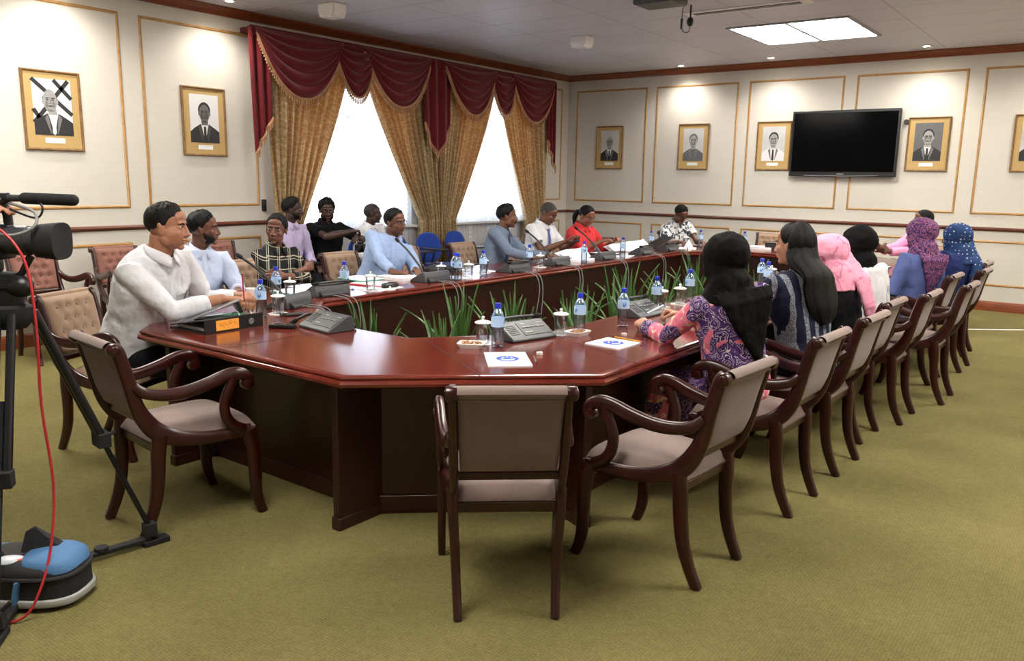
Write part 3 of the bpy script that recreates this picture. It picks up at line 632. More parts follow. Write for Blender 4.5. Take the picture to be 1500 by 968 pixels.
# planter and aloe plants inside the ring
def aloe(x, y, h, nl, seed, label):
    rnd = random.Random(seed); t = thing('aloe_plant', label, 'plant', (x, y, 0), 0, 'aloe plants inside the table ring')
    MB().lathe([(0.09, 0.0), (0.12, 0.16), (0.13, 0.17), (0.13, 0.19), (0.115, 0.19), (0.11, 0.17), (0.001, 0.165)], n=20).build('pot', 'planter_clay', t)
    MB().lathe([(0.001, 0.168), (0.108, 0.172), (0.001, 0.18)], n=16).build('soil', 'soil', t)
    w = MB()
    for i in range(nl):
        az_ = i * 2.4 + rnd.uniform(-0.3, 0.3); lean = rnd.uniform(0.04, 0.4) if i % 4 else rnd.uniform(0.35, 0.75); L = (h - 0.17) * rnd.uniform(0.65, 1.08); wd = rnd.uniform(0.017, 0.030)
        d = V(math.cos(az_), math.sin(az_), 0); R = []
        side = V(-d[1], d[0], 0)
        for j in range(9):
            s_ = j / 8; ang = lean * (0.55 + 0.65 * s_); p = V(0, 0, 0.165) + d * (0.02 + L * s_ * math.sin(ang)) + V(0, 0, L * s_ * math.cos(ang))
            wj = wd * (1 - s_ ** 1.7) + 0.0012; nb = unit(d * math.cos(ang) - V(0, 0, math.sin(ang)))
            R.append([p + side * wj - nb * 0.004, p - nb * (-0.003 - wj * 0.25), p - side * wj - nb * 0.004, p + nb * (-0.008 - wj * 0.25)])
        w.rings(R)
    w.build('foliage', 'leaf', t, smooth=60)
rnd = random.Random(5)
spots = []
for i, yy in enumerate(np.linspace(3.62, 8.85, 13)):
    for xx in ((-3.9, -3.3) if i % 2 == 0 else (-3.72, -3.02)): spots.append((xx + rnd.uniform(-0.06, 0.06), yy + rnd.uniform(-0.08, 0.08)))
for i, (x, y) in enumerate(spots):
    aloe(x, y, rnd.uniform(0.62, 0.84), rnd.randint(10, 13), i, 'spiky green aloe plant growing in a pot inside the table ring')

# ---------------------------------------------------------------- mahogany armchairs
def sideprof(pts, n=6): return catmull(pts, n)
BACK = [(-0.333, 0.878), (-0.314, 0.85), (-0.285, 0.74), (-0.262, 0.64), (-0.232, 0.56), (-0.175, 0.485), (-0.09, 0.44), (0.03, 0.418), (0.15, 0.416), (0.235, 0.42)]
def back_y(z):
    zz = [p[1] for p in BACK[:6]][::-1]; yy = [p[0] for p in BACK[:6]][::-1]; return float(np.interp(z, zz, yy))
def half_w(y): return float(np.interp(y, [-0.34, -0.2, 0.25], [0.199, 0.193, 0.245]))
def make_chair(fab, backfab, tufted=True):
    root = empty('armchair')
    for s in (-1, 1):
        P = sideprof(BACK); w = MB()
        pts = [(s * half_w(y), y, z) for y, z in P]
        rr = [(0.015 + 0.002 * (i > 12), 0.028 + 0.012 * math.exp(-((i - 30) / 9.0) ** 2)) for i in range(len(pts))]
        w.tube(pts, rr, 12, up=(1, 0, 0), sw=True, power=3.2)
        # the tube's first axis is perpendicular to up x tangent: keep the slab thin sideways
        w.lathe([(0.001, -0.020), (0.024, -0.020), (0.027, -0.014), (0.027, 0.014), (0.024, 0.020), (0.016, 0.021), (0.014, 0.024), (0.001, 0.024)], (s * (half_w(-0.33) + 0.004), -0.336, 0.868), 18, axis=(s, 0, 0))
        w.build('side_frame', 'mahogany', root, smooth=50)
    def leg(s, front):
        w = MB()
        if front: p = [(0.225, 0.42), (0.245, 0.33), (0.250, 0.22), (0.252, 0.12), (0.265, 0.05), (0.285, 0.0)]; x0 = 0.243
        else: p = [(-0.165, 0.47), (-0.178, 0.38), (-0.182, 0.28), (-0.196, 0.17), (-0.225, 0.08), (-0.262, 0.0)]; x0 = 0.197
        q = catmull(p, 5); n_ = len(q); pts = []
        for i, (y, z) in enumerate(q):
            xx = x0 if front else 0.20 - 0.022 * (1 - z / 0.45)
            pts.append((s * xx, y, z))
        rr = [(0.020 - 0.004 * i / n_, 0.034 - 0.013 * i / n_) for i in range(n_)]
        w.tube(pts, rr, 12, up=(1, 0, 0), sw=True, power=3.5); return w
    for s in (-1, 1):
        leg(s, True).build('leg', 'mahogany', root, smooth=50); leg(s, False).build('leg', 'mahogany', root, smooth=50)
        w = MB()
        A = catmull([(-0.262, 0.70), (-0.225, 0.668), (-0.15, 0.648), (-0.06, 0.648), (0.04, 0.668), (0.12, 0.692), (0.175, 0.697), (0.215, 0.68), (0.232, 0.652), (0.226, 0.63)], 5)
        n_ = len(A); pts = [(s * (0.202 + 0.053 * math.sin(min(1, i / n_ * 1.3) * PI / 2)), y, z) for i, (y, z) in enumerate(A)]
        rr = [(0.019, 0.020 + 0.010 * math.sin(PI * i / n_)) for i in range(n_)]
        w.tube(pts, rr, 12, up=(1, 0, 0), sw=True, power=2.8, rnd=False)
        w.lathe([(0.001, -0.02), (0.02, -0.02), (0.023, -0.014), (0.023, 0.014), (0.02, 0.02), (0.001, 0.022)], (s * 0.257, 0.212, 0.642), 16, axis=(s, 0, 0))
        B = catmull([(0.148, 0.69), (0.142, 0.65), (0.118, 0.60), (0.108, 0.55), (0.118, 0.50), (0.15, 0.455), (0.20, 0.425)], 5); n_ = len(B)
        pts = [(s * (0.255 - 0.01 * i / n_), y, z) for i, (y, z) in enumerate(B)]
        w.tube(pts, [(0.017, 0.022 + 0.006 * (i / n_) ** 2) for i in range(n_)], 12, up=(1, 0, 0), sw=True, power=2.8)
        w.build('armrest', 'mahogany', root, smooth=50)
    w = MB(); w.box((0, 0.235, 0.405), (0.47, 0.028, 0.055)); w.build('front_rail', 'mahogany', root, bevel=0.006)
    w = MB(); w.box((0, -0.168, 0.403), (0.385, 0.026, 0.05)); w.build('rear_rail', 'mahogany', root, bevel=0.006)
    w = MB(); w.box((0, back_y(0.545) + 0.002, 0.538), (0.385, 0.024, 0.034)); w.build('back_rail', 'mahogany', root, bevel=0.006)
    # seat cushion
    def seat(u, v, top):
        y = -0.185 + 0.455 * v; hw_ = half_w(y) - 0.014; x = (2 * u - 1) * hw_
        e = (1 - abs(2 * u - 1) ** 5) * (1 - abs(2 * v - 1) ** 5)
        return (x, y, 0.425 + 0.066 * e ** 0.32 + 0.014 * (1 - (2 * u - 1) ** 2) * (1 - (2 * v - 1) ** 2)) if top else (x, y, 0.418)
    w = MB(); w.grid(lambda u, v: seat(u, v, 1), 20, 20); w.grid(lambda u, v: seat(u, v, 0), 20, 20); w.build('seat', fab, root, smooth=60)
    # backrest
    rows = [(x, z) for i, z in enumerate((0.61, 0.68, 0.75, 0.82)) for x in ((-0.11, -0.037, 0.037, 0.11) if i % 2 else (-0.074, 0.0, 0.074))]
    def bk(u, v, frontside):
        z = 0.56 + 0.318 * v; hw_ = half_w(-0.3) - 0.012 - 0.012 * (1 - v); x = (2 * u - 1) * hw_
        e = (1 - abs(2 * u - 1) ** 8) * (1 - (2 * v - 1) ** 8); y = back_y(min(z, 0.87))
        if frontside:
            d = 0.036 * e ** 0.5 + 0.008
            if tufted:
                for (a, b) in rows: r2 = ((x - a) ** 2 + (z - b) ** 2); d -= 0.020 * math.exp(-r2 / 0.0005)
            return (x, y + d, z)
        return (x, y - 0.012 - 0.012 * e ** 0.5 - (0.03 * max(0, (v - 0.86) / 0.14) ** 1.5), z - 0.004 * (v > 0.97))
    w = MB(); w.grid(lambda u, v: bk(u, v, 1), 40, 30); w.grid(lambda u, v: bk(u, v, 0), 40, 30, m=1)
    E = [[bk(0, i / 30, 1) for i in range(31)], [bk(0, i / 30, 0) for i in range(31)]]; w.rings(E, False, False)
    E = [[bk(1, i / 30, 1) for i in range(31)], [bk(1, i / 30, 0) for i in range(31)]]; w.rings(E, False, False)
    E = [[bk(i / 40, 0, 1) for i in range(41)], [bk(i / 40, 0, 0) for i in range(41)]]; w.rings(E, False, False)
    top = []
    for t in np.linspace(0, PI, 7):
        row = []
        for i in range(41):
            a, b = np.array(bk(i / 40, 1, 1)), np.array(bk(i / 40, 1, 0)); c = (a + b) / 2
            row.append(c + (a - c) * math.cos(t) + V(0, 0, 0.022 * math.sin(t)))
        top.append(row)
    w.rings(top, False, False)
    bo = w.build('backrest', [fab, backfab], root, smooth=60)
    if tufted:
        for (a, b) in rows:
            MB().ell((a, back_y(b) + 0.030, b), (0.008, 0.005, 0.008), n=10, k=6).build('button', fab, bo)
    MB().tube([(-0.18, back_y(0.845) - 0.030, 0.847), (0.0, back_y(0.845) - 0.032, 0.843), (0.18, back_y(0.845) - 0.030, 0.847)], 0.004, 6).build('piping', fab, bo)
    return root
chair_kinds = {}
def chair(x, y, heading, label, group, kind='taupe'):
    """heading: the direction (degrees) the sitter faces, 0 = +x, 90 = +y"""
    if kind not in chair_kinds:
        o = make_chair(*{'taupe': ('taupe_fabric', 'taupe_back'), 'tan': ('tan_fabric', 'taupe_back'), 'rose': ('rose_fabric', 'rose_fabric')}[kind]); chair_kinds[kind] = o
    else: o = copy_tree(chair_kinds[kind])
    o.location = (x, y, 0); o.rotation_euler = (0, 0, math.radians(heading - 90))
    tag(o, label, 'chair', group); return o
GC = 'mahogany armchairs around the table'
def rear(x0, y0, x1, y1, head):      # rear feet -> chair base point
    c, s = math.cos(math.radians(head)), math.sin(math.radians(head)); return (x0 + x1) / 2 + c * 0.262, (y0 + y1) / 2 + s * 0.262
cx_, cy_ = rear(-1.769, 2.072, -1.504, 2.301, 131); chair(cx_, cy_, 131, 'empty taupe armchair seen squarely from behind at the near end of the table', GC)
cx_, cy_ = rear(-1.198, 2.825, -1.144, 3.185, 176); chair(cx_, cy_, 176, 'empty taupe armchair turned sideways, nearest of the right hand row', GC)
cx_, cy_ = rear(-3.61, 1.749, -3.259, 1.688, 84); chair(cx_, cy_, 84, 'empty taupe armchair at the near left, beside the tripod leg', GC)
RL = [((-1.12, 3.752), (-1.13, 4.134), 178, 'taupe armchair under the person in paisley dress and black headscarf'),
      ((-1.10, 4.471), (-1.11, 4.865), 178, 'taupe armchair under the person with long black hair'),
      ((-1.15, 5.165), (-1.155, 5.528), 178, 'taupe armchair under the person in the pink headscarf'),
      ((-1.056, 5.767), (-1.045, 6.129), 179, 'taupe armchair under the person in white blouse and black headscarf'),
      ((-0.92, 6.525), (-0.93, 6.876), 179, 'empty taupe armchair pulled out behind the person in steel blue shirt'),
      ((-1.12, 7.12), (-1.12, 7.47), 178, 'taupe armchair under the person in steel blue shirt and patterned headscarf'),
      ((-1.0, 7.79), (-0.99, 8.147), 178, 'taupe armchair under the person in dotted blue headscarf'),
      ((-1.08, 8.55), (-1.08, 8.9), 178, 'farthest taupe armchair of the right hand row')]
for a, b, h_, lab in RL:
    x, y = rear(*a, *b, h_); chair(x, y, h_, lab, GC)
chair(-4.60, 2.32, 22, 'tan tufted armchair under the heavy person in white shirt', GC, 'tan')
for x, y, h_, lab in ((-5.42, 3.25, 8, 'armchair under the bearded person in pale blue shirt'), (-5.42, 3.98, 0, 'armchair under the person in dark plaid shirt'), (-5.42, 5.02, 0, 'tan armchair under the smiling person in blue shirt'),
                      (-5.42, 5.85, 0, 'empty tan armchair between the blue shirt and the grey shirt'), (-5.42, 6.75, 0, 'tan armchair under the person in grey blue shirt and dark tie'), (-5.42, 7.62, 0, 'tan armchair under the person in white shirt and blue tie'),
                      (-5.42, 8.42, 0, 'tan armchair under the person in red shirt'), (-4.9, 10.4, -45, 'tan armchair under the person in leaf print shirt'), (-3.95, 10.98, -90, 'empty tan armchair at the far end, beside the leaf print shirt'),
                      (-3.2, 10.98, -90, 'empty tan armchair at the far end, hidden by the near headscarf'), (-1.9, 10.38, -135, 'armchair under the person in pink at the far right corner')):
    chair(x, y, h_, lab, GC, 'tan')
GW = 'rose tufted armchairs along the window wall'
chair(-7.30, 3.16, 0, 'rose tufted armchair by the wall behind the video camera', GW, 'rose')
chair(-7.30, 3.88, -4, 'rose tufted armchair by the wall left of the heavy person in white', GW, 'rose')
chair(-7.22, 4.9, -4, 'rose tufted armchair by the wall left of the person in plaid', GW, 'rose')

# blue chairs with writing tablets along the window
def make_tablet_chair():
    root = empty('tablet_chair')
    def shell(u, v, d):
        a = 2 * PI * u; r = v ** 0.5; x = 0.22 * r * math.copysign(abs(math.cos(a)) ** 0.85, math.cos(a)); z = 0.66 + 0.20 * r * math.copysign(abs(math.sin(a)) ** 0.85, math.sin(a))
        return (x, -0.22 - 0.12 * (z - 0.5) + 0.35 * x * x + d, z)
    w = MB(); w.rings([[shell(i / 32, v, 0.025 * (1 - v ** 4)) for i in range(32)] for v in (0.001, 0.1, 0.3, 0.6, 0.85, 1.0)] + [[shell(i / 32, v, -0.018) for i in range(32)] for v in (1.0, 0.6, 0.2, 0.001)]); w.build('backrest', 'blue_fabric', root, smooth=50)
    w = MB(); w.rings([[(0.215 * r * math.cos(2 * PI * i / 32), 0.215 * r * math.sin(2 * PI * i / 32), z) for i in range(32)] for r, z in ((0.01, 0.42), (0.95, 0.42), (1.0, 0.44), (0.96, 0.465), (0.6, 0.472), (0.01, 0.468))]); w.build('seat', 'blue_fabric', root, smooth=60)
    for sx in (-1, 1):
        for y0, y1 in ((-0.16, -0.24), (0.16, 0.22)):
            MB().tube([(sx * 0.16, y0, 0.43), (sx * 0.19, y1, 0.0)], 0.012, 10).build('leg', 'black_plastic', root)
        MB().tube(catmull([(sx * 0.14, -0.1, 0.425), (sx * 0.14, -0.22, 0.44), (sx * 0.13, -0.25, 0.52), (sx * 0.13, -0.255, 0.62)], 5), 0.011, 10).build('back_post', 'black_plastic', root)
    w = MB(); w.tube(catmull([(0.17, -0.05, 0.43), (0.27, -0.05, 0.46), (0.28, -0.02, 0.6), (0.27, 0.05, 0.665)], 5), 0.011, 10); w.tube(catmull([(0.17, 0.08, 0.43), (0.27, 0.1, 0.46), (0.28, 0.14, 0.6), (0.25, 0.16, 0.665)], 5), 0.011, 10); w.build('tablet_support', 'black_plastic', root)
    w = MB(); w.prism([(0.31, -0.18), (0.31, 0.34), (0.22, 0.38), (-0.12, 0.38), (-0.15, 0.30), (-0.12, 0.22), (0.16, 0.18), (0.22, 0.08), (0.23, -0.18)], 2, 0.665, 0.685); w.build('writing_tablet', 'black_plastic', root, bevel=0.006)
    return root
tc0 = make_tablet_chair(); GB = 'blue writing tablet chairs along the windows'
for i, (x, y, lab) in enumerate(((-7.15, 5.56, 'writing tablet chair under the person in lavender shirt'), (-7.2, 6.14, 'writing tablet chair under the bearded person in black'), (-7.1, 6.78, 'writing tablet chair under the person in white shirt by the left window'),
                                 (-7.2, 7.42, 'empty blue writing tablet chair directly behind the smiling person in blue shirt'), (-7.2, 8.05, 'empty blue writing tablet chair in front of the middle curtains'), (-7.2, 8.62, 'empty blue writing tablet chair below the right window, left of the grey shirt'),
                                 (-7.2, 9.72, 'blue writing tablet chair mostly hidden by the person in grey shirt'), (-7.1, 10.35, 'blue writing tablet chair between the grey shirt and the white shirt with tie'), (-6.9, 11.3, 'blue chair showing behind the shoulder of the person in red'))):
    o = tc0 if i == 0 else copy_tree(tc0); o.location = (x, y, 0); o.rotation_euler = (0, 0, math.radians(-90 + (i * 7 % 9 - 4))); tag(o, lab, 'chair', GB)

# ---------------------------------------------------------------- things on the table
def R2(a): c, s = math.cos(a), math.sin(a); return np.array([[c, -s, 0], [s, c, 0], [0, 0, 1]])
def make_bottle():
    root = empty('water_bottle')
    w = MB(); prof = [(0.001, 0.0), (0.026, 0.0), (0.0315, 0.006), (0.0325, 0.02)]
    for i in range(6): z = 0.028 + i * 0.012; prof += [(0.0325, z), (0.0305, z + 0.006)]
    prof += [(0.0325, 0.104), (0.0325, 0.152), (0.030, 0.166), (0.022, 0.182), (0.0145, 0.192), (0.013, 0.198), (0.013, 0.204), (0.001, 0.204)]
    w.lathe(prof, n=24); w.build('bottle_body', 'bottle_plastic', root, smooth=50)
    w = MB(); w.lathe([(0.0332, 0.106), (0.0334, 0.108), (0.0334, 0.150), (0.0332, 0.152)], n=24); lb = w.build('bottle_label', 'label_blue', root)
    for off in (0.0, 3.1):
        w = MB()
        for a0, za, zb in ((0.2, 0.122, 0.140), (0.40, 0.118, 0.134), (0.60, 0.124, 0.142)):
            w.rings([[(0.0337 * math.cos(off + a0 + d), 0.0337 * math.sin(off + a0 + d), z) for z in (za, zb)] for d in (0, 0.07, 0.14, 0.205)], False, False)
        w.build('label_print', 'label_mark', lb, solid=0.0006)
    w = MB(); w.lathe([(0.001, 0.198), (0.0155, 0.198), (0.016, 0.202), (0.016, 0.22), (0.0145, 0.223), (0.001, 0.223)], n=24); w.build('cap', 'cap_blue', root)
    return root
bt0 = None
BOT = [(-2.45, 3.16, 'water bottle between the near lidded glass and the near conference microphone'), (-2.345, 3.76, 'water bottle right behind the second dish of nuts, beside a lidded glass'),
       (-2.27, 4.11, 'water bottle standing alone left of the hands in paisley sleeves'), (-2.40, 4.78, 'water bottle behind the pen hand of the person in paisley'), (-2.43, 5.35, 'water bottle just left of the near black headscarf'),
       (-2.36, 6.57, 'rear one of two water bottles seen between black headscarf and long haired person'), (-2.22, 6.33, 'front one of two water bottles seen between black headscarf and long haired person'),
       (-4.39, 9.91, 'water bottle at the far left corner of the ring table, beside the napkin'), (-3.87, 10.08, 'farthest water bottle, standing before the television wall'),
       (-4.05, 2.93, 'water bottle behind the black ring binder at the heavy person\'s hand'), (-4.55, 3.42, 'water bottle behind the slanted gooseneck, in front of the plaid shirt'), (-4.50, 3.98, 'water bottle between the plaid shirt and the smiling person in blue'),
       (-4.43, 5.12, 'left one of a close pair of water bottles right of the smiling person'), (-4.36, 5.08, 'right one of a close pair of water bottles right of the smiling person'), (-4.40, 5.46, 'water bottle in front of the near arm of the grey blue shirt'),
       (-4.48, 6.25, 'water bottle before the dark tie of the grey shirt'), (-4.37, 7.05, 'water bottle before the raised white papers of the person in red'), (-4.38, 7.86, 'water bottle right of the red person\'s slanted microphone'), (-4.72, 9.18, 'water bottle before the leaf print shirt')]
for i, (x, y, lab) in enumerate(BOT):
    if bt0 is None: bt0 = make_bottle(); o = bt0
    else: o = copy_tree(bt0)
    o.location = (x, y, TZ); o.rotation_euler = (0, 0, i * 0.9); tag(o, lab, 'bottle', 'water bottles on the table')
def make_tumbler():
    root = empty('lidded_glass')
    w = MB(); w.lathe([(0.001, 0.006), (0.027, 0.006), (0.03, 0.012), (0.036, 0.105), (0.0375, 0.105), (0.033, 0.006), (0.031, 0.004), (0.001, 0.004)], n=26); w.build('glass', 'clear_glass', root, smooth=50)
    w = MB(); w.lathe([(0.001, 0.1065), (0.042, 0.106), (0.044, 0.109), (0.043, 0.113), (0.03, 0.119), (0.012, 0.122), (0.006, 0.124), (0.005, 0.13), (0.009, 0.135), (0.007, 0.141), (0.001, 0.143)], n=26); w.build('lid', 'porcelain', root, smooth=50)
    w = MB(); w.prism([(0.06 * math.cos(a) * (1 + 0.06 * math.cos(8 * a)), 0.06 * math.sin(a) * (1 + 0.06 * math.cos(8 * a))) for a in np.linspace(0, 2 * PI, 40)[:-1]], 2, 0.0, 0.004); w.build('coaster', 'porcelain', root, bevel=0.001)
    return root
tu0 = None
for i, (x, y, lab) in enumerate(((-2.56, 3.18, 'lidded drinking glass beside the nearest dish of nuts'), (-2.41, 3.67, 'lidded drinking glass beside the second dish of nuts'), (-2.43, 4.92, 'lidded glass between the two hands of the person in paisley'), (-2.40, 5.13, 'lidded glass left of the near black headscarf, beside a bottle'), (-2.38, 6.87, 'lidded glass right of the near black headscarf'),
                                 (-4.06, 3.06, 'lidded glass right of the bottle behind the ring binder'), (-4.56, 3.54, 'lidded glass before the crossed arms of the plaid shirt'), (-4.42, 4.16, 'lidded glass before the smiling person, beside a spectacle case'), (-4.50, 5.03, 'lidded glass left of the close pair of bottles'), (-4.43, 5.3, 'lidded glass right of the close pair of bottles'), (-4.55, 5.66, 'lidded glass before the chest of the grey blue shirt'), (-4.47, 6.42, 'lidded glass by the hand of the grey blue shirt'), (-4.62, 9.98, 'lidded glass at the far left corner beside the folded napkin'), (-4.0, 10.2, 'lidded glass at the far end behind the near headscarf'))):
    if tu0 is None: tu0 = make_tumbler(); o = tu0
    else: o = copy_tree(tu0)
    o.location = (x, y, TZ); tag(o, lab, 'glass', 'lidded glasses on the table')
def nuts(x, y, rz, label, seed):
    t = thing('nut_dish', label, 'dish', (x, y, TZ), rz, 'dishes of nuts')
    def rr(hx, hy, r, z, n=6):
        out = []
        for cx_, cy_, a0 in ((hx - r, hy - r, 0), (-hx + r, hy - r, PI / 2), (-hx + r, -hy + r, PI), (hx - r, -hy + r, 1.5 * PI)):
            for j in range(n + 1): a = a0 + PI / 2 * j / n; out.append((cx_ + r * math.cos(a), cy_ + r * math.sin(a), z))
        return out
    MB().rings([rr(0.055, 0.04, 0.015, 0), rr(0.065, 0.048, 0.02, 0.014), rr(0.07, 0.053, 0.022, 0.024), rr(0.067, 0.05, 0.02, 0.025), rr(0.06, 0.043, 0.016, 0.014), rr(0.05, 0.033, 0.012, 0.012)]).build('dish', 'porcelain', t, smooth=50)
    rd = random.Random(seed); w = MB()
    for i in range(26): w.ell((rd.uniform(-0.045, 0.045), rd.uniform(-0.03, 0.03), 0.018 + rd.random() * 0.008), (0.009, 0.005, 0.005), R2(rd.random() * 6), 8, 6)
    tag(w.build('nuts', 'nut', t), kind='stuff')
nuts(-2.545, 3.07, 0.5, 'white dish of nuts at the near end, left of the lidded glass', 1); nuts(-2.32, 3.70, 1.5, 'white dish of nuts in front of the second bottle', 2)

def make_mic(stem):
    """conference unit: local +y towards the user"""
    root = empty('conference_microphone'); W = 0.15
    w = MB(); w.prism([(-0.085, 0.0), (0.085, 0.0), (0.088, 0.012), (0.07, 0.022), (-0.04, 0.082), (-0.062, 0.085), (-0.075, 0.072), (-0.085, 0.02)], 0, -W, W); w.build('housing', 'grey_plastic', root, bevel=0.006, seg=3)
    w = MB(); w.prism([(-0.118, 0.002), (-0.07, 0.002), (-0.07, 0.05), (-0.118, 0.02)], 0, -W + 0.03, W - 0.05); w.build('rear_step', 'dark_grey_plastic', root, bevel=0.004)
    sl = math.atan2(0.06, -0.11); n_ = V(0, 0.479, 0.878); tdir = V(0, -0.878, 0.479)
    Rm = np.stack([V(1, 0, 0), tdir, n_], axis=1); c0 = V(0, 0.015, 0.052)
    w = MB(); w.box(c0 + V(-0.045, 0, 0) + n_ * 0.001, (0.185, 0.105, 0.003), R=Rm); w.build('control_panel', 'dark_grey_plastic', root, bevel=0.001)
    for i in range(5): MB().box(c0 + V(0.02 - i * 0.032, 0, 0) + n_ * 0.004 + tdir * 0.008, (0.024, 0.006, 0.006), R=Rm).build('button', 'button_grey', root, bevel=0.001)
    w = MB(); w.box(c0 + V(0.012, 0, 0) + n_ * 0.003 - tdir * 0.032, (0.05, 0.008, 0.004), R=Rm); w.build('talk_key', 'led_green', root, bevel=0.001)
    for q_, wd_ in ((0.01, 0.03), (-0.105, 0.035)): MB().box(c0 + V(q_, 0, 0) + n_ * 0.0028 + tdir * 0.04, (wd_, 0.0055, 0.002), R=Rm).build('label_print', 'button_grey', root)
    w = MB()
    for i in range(6): w.box(c0 + V(0.1, 0, 0) + n_ * 0.001 + tdir * (-0.035 + i * 0.014), (0.06, 0.005, 0.003), R=Rm)
    w.build('speaker_grille', 'black_plastic', root)
    if stem == 'up': pts = [(-0.13, -0.04, 0.06), (-0.13, -0.03, 0.10), (-0.12, 0.05, 0.17), (-0.11, 0.16, 0.25), (-0.10, 0.27, 0.31)]
    elif stem == 'flat': pts = [(0.14, -0.06, 0.07), (0.12, -0.075, 0.094), (0.0, -0.08, 0.100), (-0.13, -0.075, 0.097)]
    else: pts = [(0.14, -0.02, 0.05), (0.17, 0.0, 0.06), (0.20, 0.04, 0.04), (0.22, 0.06, 0.022)]
    P = catmull(pts, 6)
    g = MB(); g.tube(P, [0.011 - 0.003 * i / len(P) for i in range(len(P))], 10); gn = g.build('gooseneck', 'dark_grey_plastic', root)
    e = P[-1]; d = unit(P[-1] - P[-2]); h = MB(); h.tube([e - d * 0.01, e, e + d * 0.02, e + d * 0.035], [0.009, 0.013, 0.0135, 0.011], 12, rnd=True); h.build('microphone_head', 'foam_black', gn)
    c = MB()
    for k_ in (0, 1): c.tube(catmull([(-0.03 + 0.06 * k_, -0.11, 0.008), (-0.02 + 0.06 * k_, -0.17, 0.008), (0.0 + 0.05 * k_, -0.27, -0.02), (0.01 + 0.05 * k_, -0.30, -0.15), (-0.04 + 0.08 * k_, -0.30, -0.4), (0.05 * k_, -0.28, -0.55)], 6), 0.004, 6)
    return root, c
mic_c = {}
def mic(x, y, head, stem, label, cable=False):
    if stem not in mic_c: o, c = make_mic(stem); mic_c[stem] = (o, c.mesh('cable'))
    else: o = copy_tree(mic_c[stem][0])
    for ch in list(o.children):
        if ch.name.startswith('cable'): bpy.data.objects.remove(ch)
    o.location = (x, y, TZ); o.rotation_euler = (0, 0, math.radians(head - 90)); tag(o, label, 'microphone', 'conference microphone units'); return o
MC = []
for a in ((-3.47, 2.93, 262, 'side', 'grey conference microphone unit with buttons facing the empty left chair'), (-2.49, 3.45, -14, 'flat', 'grey conference microphone unit behind the near bottle, buttons facing the camera'),
          (-2.38, 4.55, -4, 'flat', 'grey conference microphone unit between the bottles before the paisley dress'), (-2.36, 6.9, 0, 'flat', 'conference microphone unit beside the long haired person\'s bottles'), (-2.36, 8.2, 0, 'flat', 'conference microphone unit before the steel blue shirt'),
          (-4.27, 3.30, 200, 'up', 'conference microphone with tall gooseneck slanting towards the bearded person in pale blue'), (-4.49, 3.80, 176, 'flat', 'conference microphone with folded stem before the person in plaid'),
          (-4.50, 4.90, 178, 'up', 'conference microphone with tall gooseneck between smiling person and close bottle pair'), (-4.43, 5.93, 178, 'flat', 'conference microphone with folded stem before the grey blue shirt'),
          (-4.50, 6.72, 178, 'up', 'conference microphone with gooseneck slanting towards the person in grey shirt'), (-4.47, 7.58, 178, 'up', 'conference microphone with gooseneck slanting towards the person in red'),
          (-4.47, 8.45, 180, 'flat', 'conference microphone with folded stem below the red person\'s raised papers'), (-4.47, 9.1, 180, 'flat', 'conference microphone with folded stem before the leaf print shirt')):
    MC.append(mic(*a))
for o in MC:
    st = next(k for k in ('up', 'flat', 'side') if any(ch.data == m.data for ch in o.children for m in mic_c[k][0].children if m.name.startswith('gooseneck')))
    me = mic_c[st][1]
    if not me.materials: me.materials.append(MATS['cable_grey']); me.polygons.foreach_set('use_smooth', [True] * len(me.polygons))
    if o.location.x < -4.2: c = bpy.data.objects.new('cable', me); COL.objects.link(c); c.parent = o

def notepad(x, y, rz, w_, h_, label):
    t = thing('notepad', label, 'notepad', (x, y, TZ), rz, 'notepads with the blue round emblem')
    MB().box((0, 0, 0.003), (w_, h_, 0.006)).build('pages', 'paper', t, smooth=0)
    e = MB(); e.lathe([(0.001, 0.0062), (0.054, 0.0062), (0.054, 0.0068), (0.001, 0.0068)], n=30); em = e.build('round_emblem', 'logo_blue', t)
    s = MB(); s.tube([(0.034 * math.cos(a), 0.034 * math.sin(a), 0.007) for a in np.linspace(PI * 1.12, PI * 1.88, 12)], 0.0035, 6)
    for q in ((-0.02, 0.016), (0.0, 0.026), (0.02, 0.016)): s.lathe([(0.001, 0.0066), (0.005, 0.0066), (0.005, 0.0074), (0.001, 0.0074)], (q[0], q[1], 0), 8)
    s.build('emblem_mark', 'paper', em)
a_ = math.atan2(0.68, 0.73); notepad(-2.235, 2.96, a_, 0.20, 0.29, 'white notepad with blue emblem at the near end, beside pen and eraser'); notepad(-2.05, 3.62, PI / 2 - 0.05, 0.21, 0.21, 'white notepad with blue emblem under the yellow pencil')
def pencil(p, d, L, body, tip, label, cat='pencil', name='pencil', z=0.0):
    t = thing(name, label, cat, (p[0], p[1], TZ + z), math.atan2(d[1], d[0]))
    MB().tube([(-L / 2, 0, 0.0045), (L / 2 - 0.02, 0, 0.0045)], 0.0042, 6).build('barrel', body, t)
    MB().tube([(L / 2 - 0.02, 0, 0.0045), (L / 2, 0, 0.0045)], [0.0042, 0.0008], 6).build('tip', tip, t)
    MB().tube([(-L / 2 - 0.012, 0, 0.0045), (-L / 2, 0, 0.0045)], 0.0043, 8).build('end_cap', 'pencil_red' if cat == 'pencil' else 'steel', t)
pencil((-2.04, 3.735), (-0.98, 0.16), 0.19, 'pencil_yellow', 'ink', 'yellow pencil lying along the top of the second notepad', z=0.006); pencil((-2.125, 3.03), (0.66, -0.75), 0.13, 'steel', 'ink', 'short silver pencil lying right of the near notepad')
